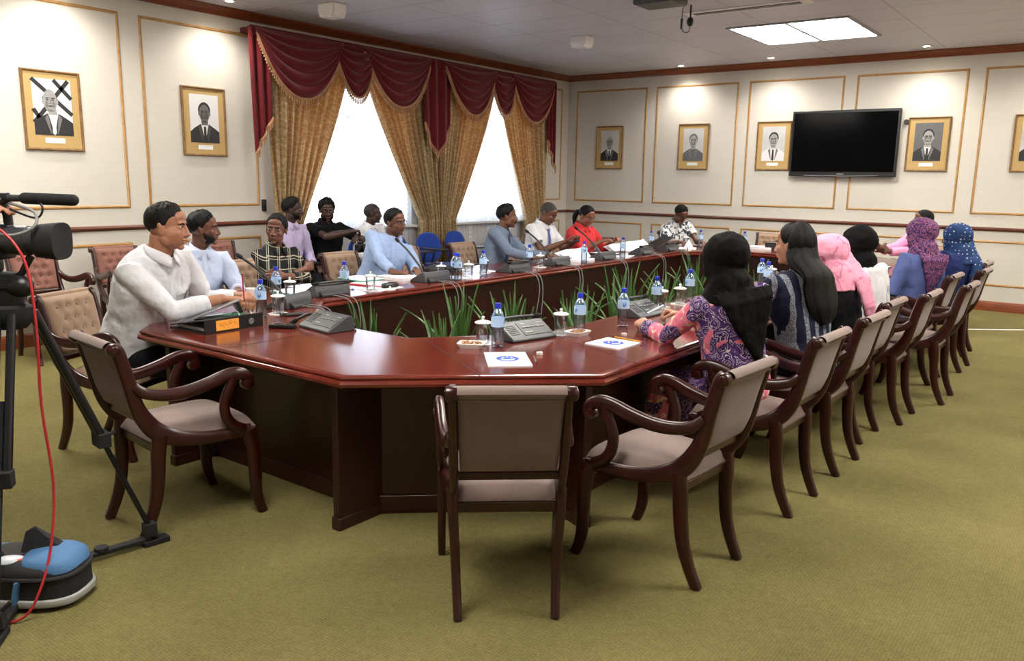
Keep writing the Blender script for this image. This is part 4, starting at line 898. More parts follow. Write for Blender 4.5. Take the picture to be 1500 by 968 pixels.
for x, y, lab in ((-2.185, 3.15, 'small white eraser beside the silver pencil'), (-2.12, 3.86, 'small white eraser above the yellow pencil')):
    t = thing('eraser', lab, 'eraser', (x, y, TZ), 0.7, 'small white erasers'); MB().box((0, 0, 0.007), (0.03, 0.022, 0.014)).build('rubber_block', 'eraser', t, bevel=0.003)
    MB().box((0.006, 0, 0.007), (0.012, 0.0226, 0.0146)).build('sleeve', 'card_white', t)
t = thing('remote_control', 'small black remote control lying left of the near left microphone unit', 'remote', (-3.66, 2.78, TZ), 0.55)
MB().box((0, 0, 0.012), (0.14, 0.05, 0.022)).build('housing', 'black_plastic', t, bevel=0.006, seg=3); MB().box((0.01, 0, 0.0235), (0.08, 0.032, 0.003)).build('display', 'lens_glass', t)
for i in range(3): MB().box((-0.05, -0.014 + 0.014 * i, 0.0238), (0.01, 0.009, 0.003)).build('button', 'button_grey', t)
t = thing('mobile_phone', 'dark mobile phone lying behind the ring binder', 'phone', (-3.96, 3.09, TZ), 1.1)
MB().box((0, 0, 0.005), (0.15, 0.075, 0.009)).build('housing', 'black_plastic', t, bevel=0.004, seg=3); MB().box((0, 0, 0.0098), (0.138, 0.067, 0.001)).build('screen', 'lens_glass', t, smooth=0)

# black lever arch file lying at the heavy person's place, orange label on its spine
bx, by = -3.80, 2.575; t = thing('ring_binder', 'black ring binder with orange label and metal finger ring on its spine', 'binder', (bx, by, TZ), 0.02)
MB().box((0, 0, 0.037), (0.006, 0.37, 0.074)).build('spine', 'black_plastic', t, bevel=0.002)
MB().box((-0.16, 0, 0.003), (0.32, 0.37, 0.005)).build('lower_cover', 'black_plastic', t)
cv = MB(); A_ = math.radians(10); Ru = np.array([[math.cos(A_), 0, -math.sin(A_)], [0, 1, 0], [math.sin(A_), 0, math.cos(A_)]])
cv.box((-0.155, 0, 0.046), (0.32, 0.37, 0.005), R=np.array([[math.cos(A_), 0, -math.sin(A_)], [0, 1, 0], [math.sin(A_), 0, math.cos(A_)]])); cv.build('upper_cover', 'black_plastic', t)
MB().box((-0.17, 0.01, 0.012), (0.27, 0.31, 0.016)).build('paper_stack', 'paper', t)
MB().box((0.0038, -0.045, 0.037), (0.0015, 0.14, 0.054)).build('spine_label', 'orange_label', t, smooth=0)
MB().lathe([(0.011, 0.0), (0.016, 0.0), (0.017, 0.002), (0.012, 0.003), (0.011, 0.0)], (0.0035, 0.105, 0.037), 24, axis=(1, 0, 0)).build('finger_ring', 'steel', t)
wr = MB()
for st in ([(-.098, .052), (-.092, .034), (-.086, .036)], [(-.088, .048), (-.082, .032), (-.076, .04), (-.07, .033)], [(-.075, .05), (-.068, .043)], [(-.07, .028), (-.064, .024)], [(-.062, .05), (-.06, .034), (-.052, .042), (-.046, .034), (-.04, .042)], [(-.055, .053), (-.049, .05)], [(-.046, .026), (-.04, .022)],
           [(-.034, .052), (-.03, .036), (-.022, .042), (-.016, .05)], [(-.03, .056), (-.024, .054)], [(-.004, .05), (.0, .036), (.008, .036), (.012, .046)], [(.0, .054), (.008, .057)], [(.01, .03), (.016, .026)]):
    wr.tube([(0.0048, y, z) for y, z in st], 0.0009, 5)
wr.build('handwriting', 'ink', t)
for q_ in (0.06, 0.14): MB().tube(catmull([(-0.10, q_, 0.02), (-0.10, q_, 0.07), (-0.06, q_, 0.085), (-0.03, q_, 0.06)], 6), 0.003, 6).build('lever_arch', 'steel', t)
t = thing('open_binder', 'open black binder with grey inner cover leaning up behind the orange labelled one', 'binder', (-4.03, 2.66, TZ), 0.05)
e1 = unit(V(0.5 * 0.94, 0.85 * 0.94, 0.34)); e2 = V(-0.85, 0.5, -0.08); e2 = unit(e2 - e1 * (e2 @ e1)); Rv = np.stack([e1, e2, np.cross(e1, e2)], axis=1); Rv[:, 2] *= math.copysign(1, Rv[2, 2])
MB().box((-0.06, -0.04, 0.075), (0.32, 0.28, 0.006), R=Rv).build('inner_cover', 'brushed_alu', t, bevel=0.001)
MB().box(V(-0.06, -0.04, 0.075) + e1 * 0.155 - V(0, 0, 0.035), (0.02, 0.28, 0.07), R=Rv).build('spine', 'black_plastic', t, bevel=0.002)
MB().box((-0.06, 0.08, 0.009), (0.26, 0.28, 0.018)).build('paper_stack', 'paper', t)
MB().box((-0.05, 0.10, 0.02), (0.2, 0.22, 0.003)).build('green_divider', 'green_paper', t)
# cups, papers, folders of the window side
t = thing('white_mug', 'white mug behind the bottle at the bearded person\'s place', 'mug', (-4.62, 3.27, TZ))
MB().lathe([(0.001, 0), (0.03, 0), (0.036, 0.01), (0.04, 0.085), (0.037, 0.086), (0.033, 0.012), (0.001, 0.008)], n=24).build('cup', 'porcelain', t, smooth=50)
MB().tube(catmull([(0.036, 0, 0.07), (0.06, 0, 0.065), (0.062, 0, 0.035), (0.035, 0, 0.022)], 6), 0.005, 8).build('handle', 'porcelain', t)
def paper(x, y, rz, label, w_=0.21, h_=0.297, n=1, kind='paper', rnd=0, z=0.0):
    t = thing('paper_sheet' if n == 1 else 'paper_stack', label, 'paper', (x, y, TZ + z), rz, 'papers on the table')
    rd = random.Random(rnd or int(x * -1000 + y * 100))
    MB().box((0, 0, 0.0015 + 0.003 * (n - 1)), (w_, h_, 0.003 + 0.006 * (n - 1))).build('pages' , kind, t, smooth=0)
    q = MB(); zt = 0.0035 + 0.006 * (n - 1)
    for k_ in range(9): q.box((rd.uniform(-0.01, 0.0), h_ / 2 - 0.035 - k_ * 0.026, zt), (w_ * rd.uniform(0.55, 0.8), 0.004, 0.0004))
    q.build('print_lines', 'button_grey', t, smooth=0)
    if n > 1: MB().box((0.004, 0.004, zt + 0.001), (w_, h_, 0.001), 0.08).build('top_sheet', 'paper', t, smooth=0)
for a in ((-4.86, 3.3, 1.5, 'white papers before the bearded person in pale blue'), (-4.80, 3.92, 1.5, 'papers under the crossed arms of the plaid shirt', 0.21, 0.297, 3), (-4.46, 4.3, 0.15, 'white sheet at the inner table edge left of the spectacle case'), (-4.78, 4.82, 1.6, 'white paper pile before the smiling person in blue', 0.22, 0.3, 4), (-4.74, 5.16, 1.4, 'white sheet right of the smiling person'), (-4.50, 5.22, 1.0, 'small white paper under the lidded glass by the close bottle pair', 0.15, 0.2),
          (-4.70, 5.75, 1.4, 'white sheet before the near arm of the grey blue shirt'), (-4.74, 6.9, 1.5, 'white papers under the hands of the grey blue shirt', 0.22, 0.3, 3), (-4.50, 7.2, 0.3, 'white paper pile between grey shirt and white shirt', 0.22, 0.3, 4), (-4.48, 8.02, 0.2, 'white sheet right of the red person\'s microphone'), (-4.84, 9.0, 1.3, 'white papers between the person in red and the leaf print shirt', 0.22, 0.3, 3), (-4.42, 9.6, 0.4, 'white sheet near the far left corner of the ring table'), (-3.72, 10.3, 0.1, 'white folder pile at the far end of the table', 0.3, 0.25, 5), (-2.1, 7.8, 1.5, 'white sheet before the person with clasped hands')): paper(*a)
for a in ((-4.73, 3.72, 1.5, 'green edged folder before the person in plaid', 'green_paper'), (-4.66, 4.42, 1.7, 'red folder between plaid and blue shirts', 'red_paper'), (-4.90, 4.50, 1.5, 'green folder at the smiling person\'s elbow', 'green_paper', 0.0125), (-2.05, 8.9, 1.5, 'blue folder before the clasped hands at the far right', 'tank_blue')):
    t = thing('paper_folder', a[3], 'folder', (a[0], a[1], TZ + (a[5] if len(a) > 5 else 0.0)), a[2]); MB().box((0, 0, 0.004), (0.23, 0.32, 0.008)).build('cover', a[4], t, bevel=0.002); MB().box((0.005, 0, 0.010), (0.215, 0.305, 0.004)).build('pages', 'paper', t, smooth=0)
t = thing('spectacle_case', 'black rounded spectacle case lying before the smiling person in blue', 'case', (-4.42, 4.36, TZ), 1.45)
MB().tube([(-0.055, 0, 0.022), (0, 0, 0.024), (0.055, 0, 0.022)], [(0.03, 0.020), (0.033, 0.023), (0.03, 0.020)], 18, rnd=True).build('shell', 'black_plastic', t); MB().box((0, -0.033, 0.024), (0.02, 0.006, 0.012)).build('clasp', 'steel', t)
t = thing('glass_lid', 'white porcelain glass lid lying by the inner table edge', 'lid', (-4.34, 4.28, TZ)); MB().lathe([(0.001, 0), (0.042, 0), (0.044, 0.004), (0.03, 0.011), (0.006, 0.015), (0.001, 0.015)], n=24).build('disc', 'porcelain', t, smooth=50); MB().ell((0, 0, 0.022), (0.008, 0.008, 0.009), n=12, k=8).build('knob', 'porcelain', t)
t = thing('dark_bag', 'dark bag lying on the table beside the close bottle pair', 'bag', (-4.88, 5.45, TZ), 1.5); MB().tube([(-0.14, 0, 0.03), (-0.05, 0, 0.035), (0.08, 0, 0.03), (0.15, 0, 0.012)], [(0.06, 0.028), (0.09, 0.035), (0.08, 0.028), (0.05, 0.01)], 16, rnd=True).build('body', 'bag_black', t); MB().tube(catmull([(-0.1, 0.05, 0.04), (-0.02, 0.08, 0.075), (0.08, 0.05, 0.04)], 6), 0.006, 8).build('handle', 'bag_black', t)
def standing_sheets(x, y, rz, label, seed):
    t = thing('raised_papers', label, 'paper', (x, y, TZ), rz, 'papers held up')
    for k_ in range(2):
        w = MB(); w.grid(lambda u, v: (-0.17 + 0.34 * u, 0.05 * k_ + 0.14 * v + 0.03 * math.sin(3 * u + k_), 0.01 + (0.10 - 0.03 * k_) * v ** 0.8 * (0.6 + 0.5 * u) + 0.008 * math.sin(6 * u)), 14, 10); w.build('page', 'paper', t, solid=0.002, smooth=180)
standing_sheets(-4.62, 7.35, 1.2, 'raised white sheets between the white shirt and the red shirt', 1); standing_sheets(-4.70, 8.5, 1.2, 'large raised white sheets before the person in red', 2); standing_sheets(-4.72, 8.95, 1.3, 'raised white sheets beside the black tablet at the far end', 3)
t = thing('tablet_computer', 'black tablet in open sleeve propped up before the leaf print shirt', 'tablet', (-4.80, 9.45, TZ), -0.75); A_ = math.radians(28); Rv = np.array([[1, 0, 0], [0, math.cos(A_), -math.sin(A_)], [0, math.sin(A_), math.cos(A_)]])
MB().box((0, 0.06, 0.075), (0.36, 0.26, 0.008), R=Rv).build('cover', 'black_plastic', t, bevel=0.002); MB().box((0, -0.04, 0.006), (0.34, 0.22, 0.01)).build('base', 'black_plastic', t, bevel=0.002)
t = thing('dark_folio', 'black folio before the person in red at the table edge', 'folder', (-4.72, 8.05, TZ), 1.5); MB().box((0, 0, 0.008), (0.2, 0.3, 0.014)).build('cover', 'black_plastic', t, bevel=0.003); MB().box((0.0, 0, 0.017), (0.18, 0.28, 0.003)).build('pages', 'paper', t, smooth=0)
t = thing('folded_napkin', 'white folded paper napkin standing at the far left corner', 'napkin', (-4.50, 9.80, TZ), 0.5); w = MB(); w.rings([[(0.06 * math.cos(a), 0.04 * math.sin(a), 0) for a in np.linspace(0, 2 * PI, 13)[:-1]], [(0.03 * math.cos(a), 0.02 * math.sin(a), 0.05) for a in np.linspace(0, 2 * PI, 13)[:-1]], [(0.002 * math.cos(a), 0.002 * math.sin(a), 0.1) for a in np.linspace(0, 2 * PI, 13)[:-1]]]); tag(w.build('fold', 'paper', t, smooth=20))
t = thing('spectacles', 'folded spectacles on the table by the hand in grey blue sleeve', 'spectacles', (-4.42, 6.55, TZ), 1.5)
w = MB()
for sx in (-0.035, 0.035): w.tube([(sx + 0.024 * math.cos(a), 0, 0.02 + 0.018 * math.sin(a)) for a in np.linspace(0, 2 * PI, 17)[:-1]], 0.0016, 6, loop=True)
w.tube([(-0.011, 0, 0.024), (0.011, 0, 0.024)], 0.0016, 6); w.build('rim', 'metal_rim', t)
for sx in (-1, 1): MB().tube([(sx * 0.06, 0, 0.026), (sx * 0.05, 0.06, 0.012), (-sx * 0.02, 0.065, 0.004)], 0.0016, 6).build('temple', 'metal_rim', t)
t = thing('black_box', 'black box at the far end of the table below the television wall', 'box', (-3.55, 10.28, TZ), 0.1); MB().box((0, 0, 0.045), (0.2, 0.14, 0.09)).build('housing', 'black_plastic', t, bevel=0.004); MB().box((0, -0.071, 0.045), (0.16, 0.004, 0.06)).build('front_plate', 'dark_grey_plastic', t)
def dsk(x, y, rz, lab):
    t = thing('blue_pen', lab, 'pen', (x, y, TZ), rz); MB().tube([(-0.07, 0, 0.005), (0.05, 0, 0.005)], 0.0045, 8).build('barrel', 'paper', t); MB().tube([(0.05, 0, 0.005), (0.075, 0, 0.005)], [0.005, 0.001], 8).build('tip', 'cap_blue', t)
dsk(-4.6, 4.08, 0.4, 'pen lying beside the bottle left of the smiling person')

# ---------------------------------------------------------------- television camera on its tripod, bag and cable
tp = thing('camera_tripod', 'black two stage tripod with floor spreader at the left edge', 'tripod', (-3.27, 1.27, 0)); TO2 = (-3.27, 1.27, 0)
F = [V(-3.21, 1.71, 0.03), V(-2.93, 1.0, 0.03), V(-3.70, 1.09, 0.03)]; AP = V(-3.27, 1.27, 1.065)
for fi, f_ in enumerate(F):
    d = unit(V(*(f_ - AP)[:2], 0)); sd = V(-d[1], d[0], 0); top = AP + d * 0.07; bot = f_ + V(0, 0, 0.05); mid = top + (bot - top) * 0.56; w = MB()
    for s_ in (-1, 1): w.tube([top + sd * s_ * 0.024, mid + sd * s_ * 0.024], 0.016, 10)
    lg = w.build('leg', 'carbon', tp, TO2)
    w = MB(); w.tube([top + (bot - top) * 0.3, bot], 0.011, 10); w.build('lower_tube', 'carbon', lg, TO2)
    w = MB(); w.box(mid, (0.085, 0.05, 0.06), math.atan2(sd[1], sd[0])); w.tube([mid, mid + d * 0.055 + V(0, 0, 0.02)], 0.008, 8); w.build('clamp', 'rubber', lg, TO2, bevel=0.004)
    w = MB(); w.box(bot - V(0, 0, 0.01), (0.05, 0.05, 0.06), math.atan2(d[1], d[0])); w.box(f_ - V(0, 0, 0.017) + d * 0.02, (0.11, 0.055, 0.024), math.atan2(d[1], d[0])); w.tube([bot, bot + sd * 0.05 + V(0, 0, 0.05)], 0.008, 8); w.build('foot', 'rubber', lg, TO2, bevel=0.004)
c0 = V(-3.27, 1.27, 0.03)
for f_ in F:
    d = unit(f_ - c0); m_ = (c0 + f_) / 2; w = MB(); w.box(m_, (np.linalg.norm(f_ - c0), 0.04, 0.018), math.atan2(d[1], d[0])); w.lathe([(0.001, 0), (0.028, 0), (0.028, 0.016), (0.001, 0.02)], c0 + (f_ - c0) * 0.55 + V(0, 0, 0.008), 16); w.build('spreader_arm', 'rubber', tp, TO2, bevel=0.003)
w = MB(); w.lathe([(0.001, -0.06), (0.05, -0.06), (0.075, -0.03), (0.075, 0.02), (0.05, 0.03), (0.001, 0.03)], AP, 24); w.build('bowl', 'rubber', tp, TO2)
w = MB(); w.lathe([(0.001, 0.0), (0.05, 0.0), (0.055, 0.03), (0.05, 0.06), (0.06, 0.065), (0.06, 0.10), (0.001, 0.10)], AP + V(0, 0, 0.03), 24); w.tube([AP + V(-0.07, -0.02, 0.10), AP + V(0.07, 0.02, 0.10)], 0.04, 18, rnd=True); w.build('fluid_head', 'black_plastic', tp, TO2)
CD = unit(V(0.80, 0.60, 0.0)); CS = V(CD[1], -CD[0], 0); CU = V(0, 0, 1); CO = AP + V(0, 0, 0.15) - CD * 0.035         # camera looks along CD (to the right)
w = MB(); w.tube([AP + V(0, 0, 0.09) + CS * 0.06, AP + V(0, 0, 0.02) - CD * 0.35 + CS * 0.10], 0.009, 8); w.build('pan_bar', 'rubber', tp, TO2)
vc = thing('video_camera', 'black shoulder video camera with long foam microphone, on the tripod at the left', 'camera', tuple(CO)); VO2 = tuple(CO)
RC = np.stack([CD, -CS, CU], axis=1)
def cp(a, b, c): return CO + CD * a - CS * b + CU * c
w = MB(); w.box(cp(-0.13, 0, 0.02), (0.26, 0.11, 0.05), R=RC); w.box(cp(-0.10, 0, 0.11), (0.30, 0.115, 0.13), R=RC); w.build('body', 'black_plastic', vc, VO2, bevel=0.014, seg=3)
w = MB(); w.tube([cp(0.04, 0, 0.115), cp(0.07, 0, 0.115), cp(0.072, 0, 0.115), cp(0.13, 0, 0.115), cp(0.132, 0, 0.115), cp(0.17, 0, 0.115)], [0.05, 0.05, 0.054, 0.054, 0.05, 0.05], 24); w.build('lens_barrel', 'dark_grey_plastic', vc, VO2)
w = MB(); w.tube([cp(0.165, 0, 0.115), cp(0.17, 0, 0.115), cp(0.245, 0, 0.115), cp(0.25, 0, 0.115)], [(0.05, 0.05), (0.062, 0.06), (0.072, 0.068), (0.07, 0.066)], 24, power=3.0); w.build('lens_hood', 'rubber', vc, VO2)
w = MB(); w.tube(catmull([tuple(cp(-0.22, 0, 0.17)), tuple(cp(-0.20, 0, 0.235)), tuple(cp(-0.08, 0, 0.25)), tuple(cp(0.04, 0, 0.245)), tuple(cp(0.06, 0, 0.17))], 6), 0.016, 12); w.build('carry_handle', 'black_plastic', vc, VO2)
w = MB(); w.box(cp(-0.03, -0.065, 0.225), (0.12, 0.05, 0.06), R=RC); w.build('viewfinder', 'black_plastic', vc, VO2, bevel=0.008, seg=3)
w = MB(); w.tube([cp(0.0, -0.02, 0.268), cp(0.18, -0.02, 0.268)], 0.013, 12); mc_ = w.build('shotgun_microphone', 'dark_grey_plastic', vc, VO2)
w = MB(); w.tube([cp(0.14, -0.02, 0.268), cp(0.31, -0.02, 0.264)], 0.021, 18, rnd=True); w.build('foam_windshield', 'foam_black', mc_, VO2)
w = MB(); w.tube([cp(0.06, -0.02, 0.23), cp(0.06, -0.02, 0.268)], 0.010, 8); w.tube([cp(0.06, -0.02, 0.268) - CD * 0.02, cp(0.06, -0.02, 0.268) + CD * 0.02], 0.019, 16); w.build('microphone_clamp', 'black_plastic', mc_, VO2)
w = MB(); w.tube(catmull([tuple(cp(*q)) for q in ((0.10, 0.02, 0.27), (0.03, -0.08, 0.25), (0.04, -0.09, 0.16), (0.12, -0.09, 0.14), (0.19, -0.07, 0.17), (0.18, -0.04, 0.22), (0.08, -0.02, 0.25))], 8), 0.0055, 8); w.build('audio_cable', 'cable_grey', vc, VO2)
w = MB(); w.tube(catmull([tuple(cp(*q)) for q in ((0.16, -0.02, 0.28), (0.21, -0.04, 0.24), (0.19, -0.05, 0.20), (0.10, -0.05, 0.23))], 8), 0.004, 8); w.build('thin_cable', 'black_plastic', vc, VO2)
w = MB(); w.tube([cp(0.13, 0, 0.06), cp(0.10, -0.01, 0.0), cp(0.02, -0.01, -0.07)], [0.014, 0.012, 0.012], 10); w.build('support_bracket', 'black_plastic', vc, VO2)
w = MB(); w.box(cp(-0.03, 0, -0.018), (0.22, 0.075, 0.03), R=RC); w.build('mount_plate', 'rubber', vc, VO2, bevel=0.004)
w = MB(); w.tube(catmull([(-3.36, 1.12, 1.42), (-3.20, 1.20, 1.40), (-3.085, 1.255, 1.28), (-3.055, 1.265, 1.05), (-3.06, 1.26, 0.75), (-3.045, 1.27, 0.45), (-3.00, 1.225, 0.24), (-2.965, 1.16, 0.10), (-2.97, 1.10, 0.018), (-3.02, 1.02, 0.008), (-3.12, 0.95, 0.007), (-3.3, 0.9, 0.007)], 8), 0.0048, 8)
tag(w.build('camera_cable', 'cable_red', origin=(-3.06, 1.26, 0), smooth=180), 'red cable hanging from the video camera down to the carpet', 'cable')
bg_ = thing('equipment_bag', 'blue and black equipment bag with orange tabs lying on the carpet by the tripod', 'bag', (-3.17, 1.27, 0), 0); BO = (-3.17, 1.27, 0)
bd = unit(V(0.62, 0.10, 0)); bs = V(-bd[1], bd[0], 0)
bd = unit(V(-2.98 + 3.42, 1.42 - 1.12, 0)); bs = V(-bd[1], bd[0], 0); bc = V(-3.15, 1.20, 0.0)
def bp(a, b, c): return bc + bd * a * 0.9 + bs * b * 0.9 + V(0, 0, c * 0.82)
def oval(hx, hy, z, n=28, p=3.0, ox=0, oy=0):
    return [bp(ox + hx * math.copysign(abs(math.cos(t)) ** (2 / p), math.cos(t)), oy + hy * math.copysign(abs(math.sin(t)) ** (2 / p), math.sin(t)), z) for t in np.linspace(0, 2 * PI, n + 1)[:-1]]
MB().rings([oval(0.20, 0.11, 0.0), oval(0.235, 0.135, 0.012), oval(0.24, 0.14, 0.05), oval(0.238, 0.14, 0.13), oval(0.225, 0.13, 0.16)]).build('body', 'bag_black', bg_, BO, smooth=60)
MB().rings([oval(0.232, 0.137, 0.150), oval(0.236, 0.14, 0.168), oval(0.215, 0.128, 0.196), oval(0.15, 0.09, 0.215), oval(0.02, 0.015, 0.22)]).build('lid', 'bag_black', bg_, BO, smooth=60)
MB().rings([oval(0.115, 0.12, 0.17, ox=0.118), oval(0.11, 0.118, 0.205, ox=0.115), oval(0.09, 0.10, 0.226, ox=0.11), oval(0.03, 0.03, 0.234, ox=0.10)]).build('blue_lid_panel', 'bag_blue', bg_, BO, smooth=60)
MB().rings([oval(0.05, 0.10, 0.17, ox=-0.16), oval(0.045, 0.095, 0.205, ox=-0.155), oval(0.01, 0.02, 0.216, ox=-0.15)]).build('blue_end_panel', 'bag_blue', bg_, BO, smooth=60)
MB().tube([tuple(p + V(0, 0, 0)) for p in oval(0.242, 0.144, 0.040)], (0.010, 0.016), 8, loop=True).build('bottom_band', 'bag_piping', bg_, BO)
MB().tube([tuple(p) for p in oval(0.238, 0.142, 0.152)], 0.009, 8, loop=True).build('zip_band', 'bag_black', bg_, BO)
w = MB(); w.tube([bp(0.05, -0.142, 0.15), bp(0.04, -0.147, 0.09), bp(0.035, -0.143, 0.03)], (0.028, 0.006), 8, up=tuple(bd)); w.build('blue_strap', 'bag_blue', bg_, BO)
w = MB(); w.rings([[bp(-0.02, -0.02, 0.20), bp(0.14, 0.03, 0.21), bp(0.13, 0.10, 0.20), bp(-0.06, 0.06, 0.2)], [bp(0.0, 0.0, 0.31), bp(0.03, 0.02, 0.33), bp(0.025, 0.03, 0.33), bp(-0.005, 0.012, 0.31)]]); w.build('raised_flap', 'bag_black', bg_, BO, bevel=0.004)
w = MB(); w.ell(bp(-0.03, -0.07, 0.208), (0.06, 0.035, 0.014), R2(math.atan2(bd[1], bd[0]) + 0.2)); w.build('clear_pocket', 'bag_pocket', bg_, BO)
MB().box(bp(0.06, -0.06, 0.212), (0.10, 0.018, 0.012), math.atan2(bd[1], bd[0]) + 0.3).build('orange_tab', 'bag_orange', bg_, BO, bevel=0.003)
MB().box(bp(0.12, 0.08, 0.215), (0.05, 0.02, 0.012), math.atan2(bd[1], bd[0])).build('orange_tab', 'bag_orange', bg_, BO, bevel=0.003)
w = MB(); w.tube(catmull([tuple(bp(-0.2, 0.0, 0.17)), tuple(bp(-0.18, -0.03, 0.25)), tuple(bp(-0.10, -0.05, 0.25)), tuple(bp(-0.07, -0.04, 0.2))], 6), (0.03, 0.006), 8); w.build('carry_handle', 'bag_black', bg_, BO)

# ---------------------------------------------------------------- people
def remesh(mb, voxel, smooth_it=4, disp=0.0, dsize=0.12, seed=0):
    me = mb.mesh('body_tmp'); ob = bpy.data.objects.new('body_tmp', me); COL.objects.link(ob)
    r = ob.modifiers.new('r', 'REMESH'); r.mode = 'VOXEL'; r.voxel_size = voxel; r.adaptivity = 0
    if smooth_it: s = ob.modifiers.new('s', 'SMOOTH'); s.factor = 0.5; s.iterations = smooth_it
    if disp:
        tx = bpy.data.textures.new('folds', 'CLOUDS'); tx.noise_scale = dsize; tx.noise_depth = 2
        d = ob.modifiers.new('d', 'DISPLACE'); d.texture = tx; d.strength = disp; d.mid_level = 0.5; d.texture_coords = 'LOCAL'
    dg = bpy.context.evaluated_depsgraph_get(); out = bpy.data.meshes.new_from_object(ob.evaluated_get(dg))
    bpy.data.objects.remove(ob); bpy.data.meshes.remove(me); return out
def mverts(me): a = np.empty(len(me.vertices) * 3); me.vertices.foreach_get('co', a); return a.reshape(-1, 3)
def setverts(me, a): me.vertices.foreach_set('co', a.ravel()); me.update()
def rotm(yaw, pitch=0.0, roll=0.0):
    """columns: right, forward, up of something facing yaw (degrees), pitched down and rolled to its right"""
    y, p, r = (math.radians(q) for q in (yaw, pitch, roll))
    f = V(math.cos(y) * math.cos(p), math.sin(y) * math.cos(p), -math.sin(p)); rt = V(math.sin(y), -math.cos(y), 0); u = np.cross(rt, f)
    rt2 = rt * math.cos(r) - u * math.sin(r); u2 = np.cross(rt2, f); return np.stack([rt2, f, u2], axis=1)
def ik(S, W, a, b, hint):
    d = W - S; L = np.linalg.norm(d)
    if L > (a + b) * 0.985: k = L / ((a + b) * 0.985); a *= k; b *= k
    e = d / L; x = (a * a - b * b + L * L) / (2 * L); h = math.sqrt(max(a * a - x * x, 1e-6)); p = hint - e * (hint @ e); return S + e * x + unit(p) * h
def hand(mb, W, d, n, l, curl=0.5, sc=1.0, pinch=False):
    """palm and five fingers: d finger direction, n where the palm faces, l towards the thumb"""
    d = unit(d); n = unit(n - d * (n @ d)); l = unit(l - d * (l @ d) - n * (l @ n)); q = sc
    P = [W - d * 0.02 * q, W + d * 0.015 * q, W + d * 0.05 * q, W + d * 0.085 * q, W + d * 0.095 * q]
    mb.tube(P, [(0.025 * q, 0.019 * q), (0.03 * q, 0.018 * q), (0.04 * q, 0.0165 * q), (0.041 * q, 0.014 * q), (0.038 * q, 0.011 * q)], 14, up=tuple(n), power=2.6, rnd=True)
    for i, (off, L, r) in enumerate(((0.031, 0.072, 0.0088), (0.0105, 0.08, 0.0092), (-0.0105, 0.074, 0.0088), (-0.030, 0.058, 0.0078))):
        p = W + d * (0.083 - 0.006 * (i == 3)) * q + l * off * q; a = 0.15; pts = [p - d * 0.02 * q, p]; c = curl * (1.15 if pinch and i > 1 else 1.0)
        dd = unit(d + l * off * 1.6)
        for k_, (f_, bend) in enumerate(((0.45, 0.75), (0.31, 0.9), (0.24, 0.7))):
            a += bend * c; p = p + (dd * math.cos(a) + n * math.sin(a)) * L * f_ * q; pts.append(p)
        mb.tube(pts, [r * q, r * q * 1.02, r * q, r * q * 0.92, r * q * 0.82], 10, rnd=True, up=tuple(l))
    t0 = W + d * 0.018 * q + l * 0.022 * q; t1 = t0 + (d * 0.62 + l * 0.62 + n * 0.3) * 0.046 * q; t2 = t1 + unit(d * 0.85 + l * (0.1 - 0.4 * pinch) + n * (0.35 + 0.4 * curl)) * 0.034 * q; t3 = t2 + unit(d * 0.85 - l * 0.3 + n * (0.3 + 0.5 * curl)) * 0.027 * q
    mb.tube([W + l * 0.005 * q, t0, t1, t2, t3], [0.015 * q, 0.0145 * q, 0.0115 * q, 0.0105 * q, 0.0085 * q], 10, rnd=True, up=tuple(n))
HC = V(0, -0.012, 0.03); HR = V(0.075, 0.097, 0.088)
def head_mb(mb, C, R, s=1.0, jaw=1.0, fat=0.0, female=False):
    def e(c, r, rr=None): mb.ell(C + R @ (V(*c) * s), V(*r) * s, R if rr is None else R @ rr, 20, 14)
    e(HC, HR); e((0, 0.022, -0.03), (0.062 + fat, 0.07, 0.082)); e((0, 0.028, -0.066), (0.047 * jaw + fat, 0.052 + fat * 0.4, 0.04)); e((0, 0.068, -0.094), (0.02 * jaw + fat * 0.4, 0.018, 0.016))
    e((0, 0.072, 0.03), (0.052, 0.018, 0.016)); e((0, 0.06, 0.055), (0.055, 0.026, 0.035))
    for q in (-1, 1):
        e((q * 0.038, 0.058, -0.022), (0.024, 0.024, 0.026)); e((q * 0.032, 0.074, 0.008), (0.0165, 0.0135, 0.011)); e((q * 0.074, -0.006, -0.004), (0.008, 0.018, 0.03), rotm(90, 0, -8 * q)); e((q * 0.079, -0.014, 0.012), (0.009, 0.011, 0.016)); e((q * 0.0135, 0.092, -0.033), (0.0095, 0.011, 0.0075)); e((q * 0.046 * jaw, 0.012, -0.058), (0.02 + fat, 0.032, 0.03))
    k_ = 0.85 if female else 1.0
    mb.tube([C + R @ (V(*p) * s) for p in ((0, 0.080, 0.022), (0, 0.092, 0.004), (0, 0.100, -0.018), (0, 0.1045, -0.028), (0, 0.096, -0.037))], [0.0095 * s * k_, 0.0095 * s * k_, 0.012 * s * k_, 0.0135 * s * k_, 0.009 * s * k_], 12, rnd=True)
    e((0, 0.087, -0.056), (0.024, 0.0105, 0.0055)); e((0, 0.084, -0.067), (0.021, 0.0105, 0.0065))
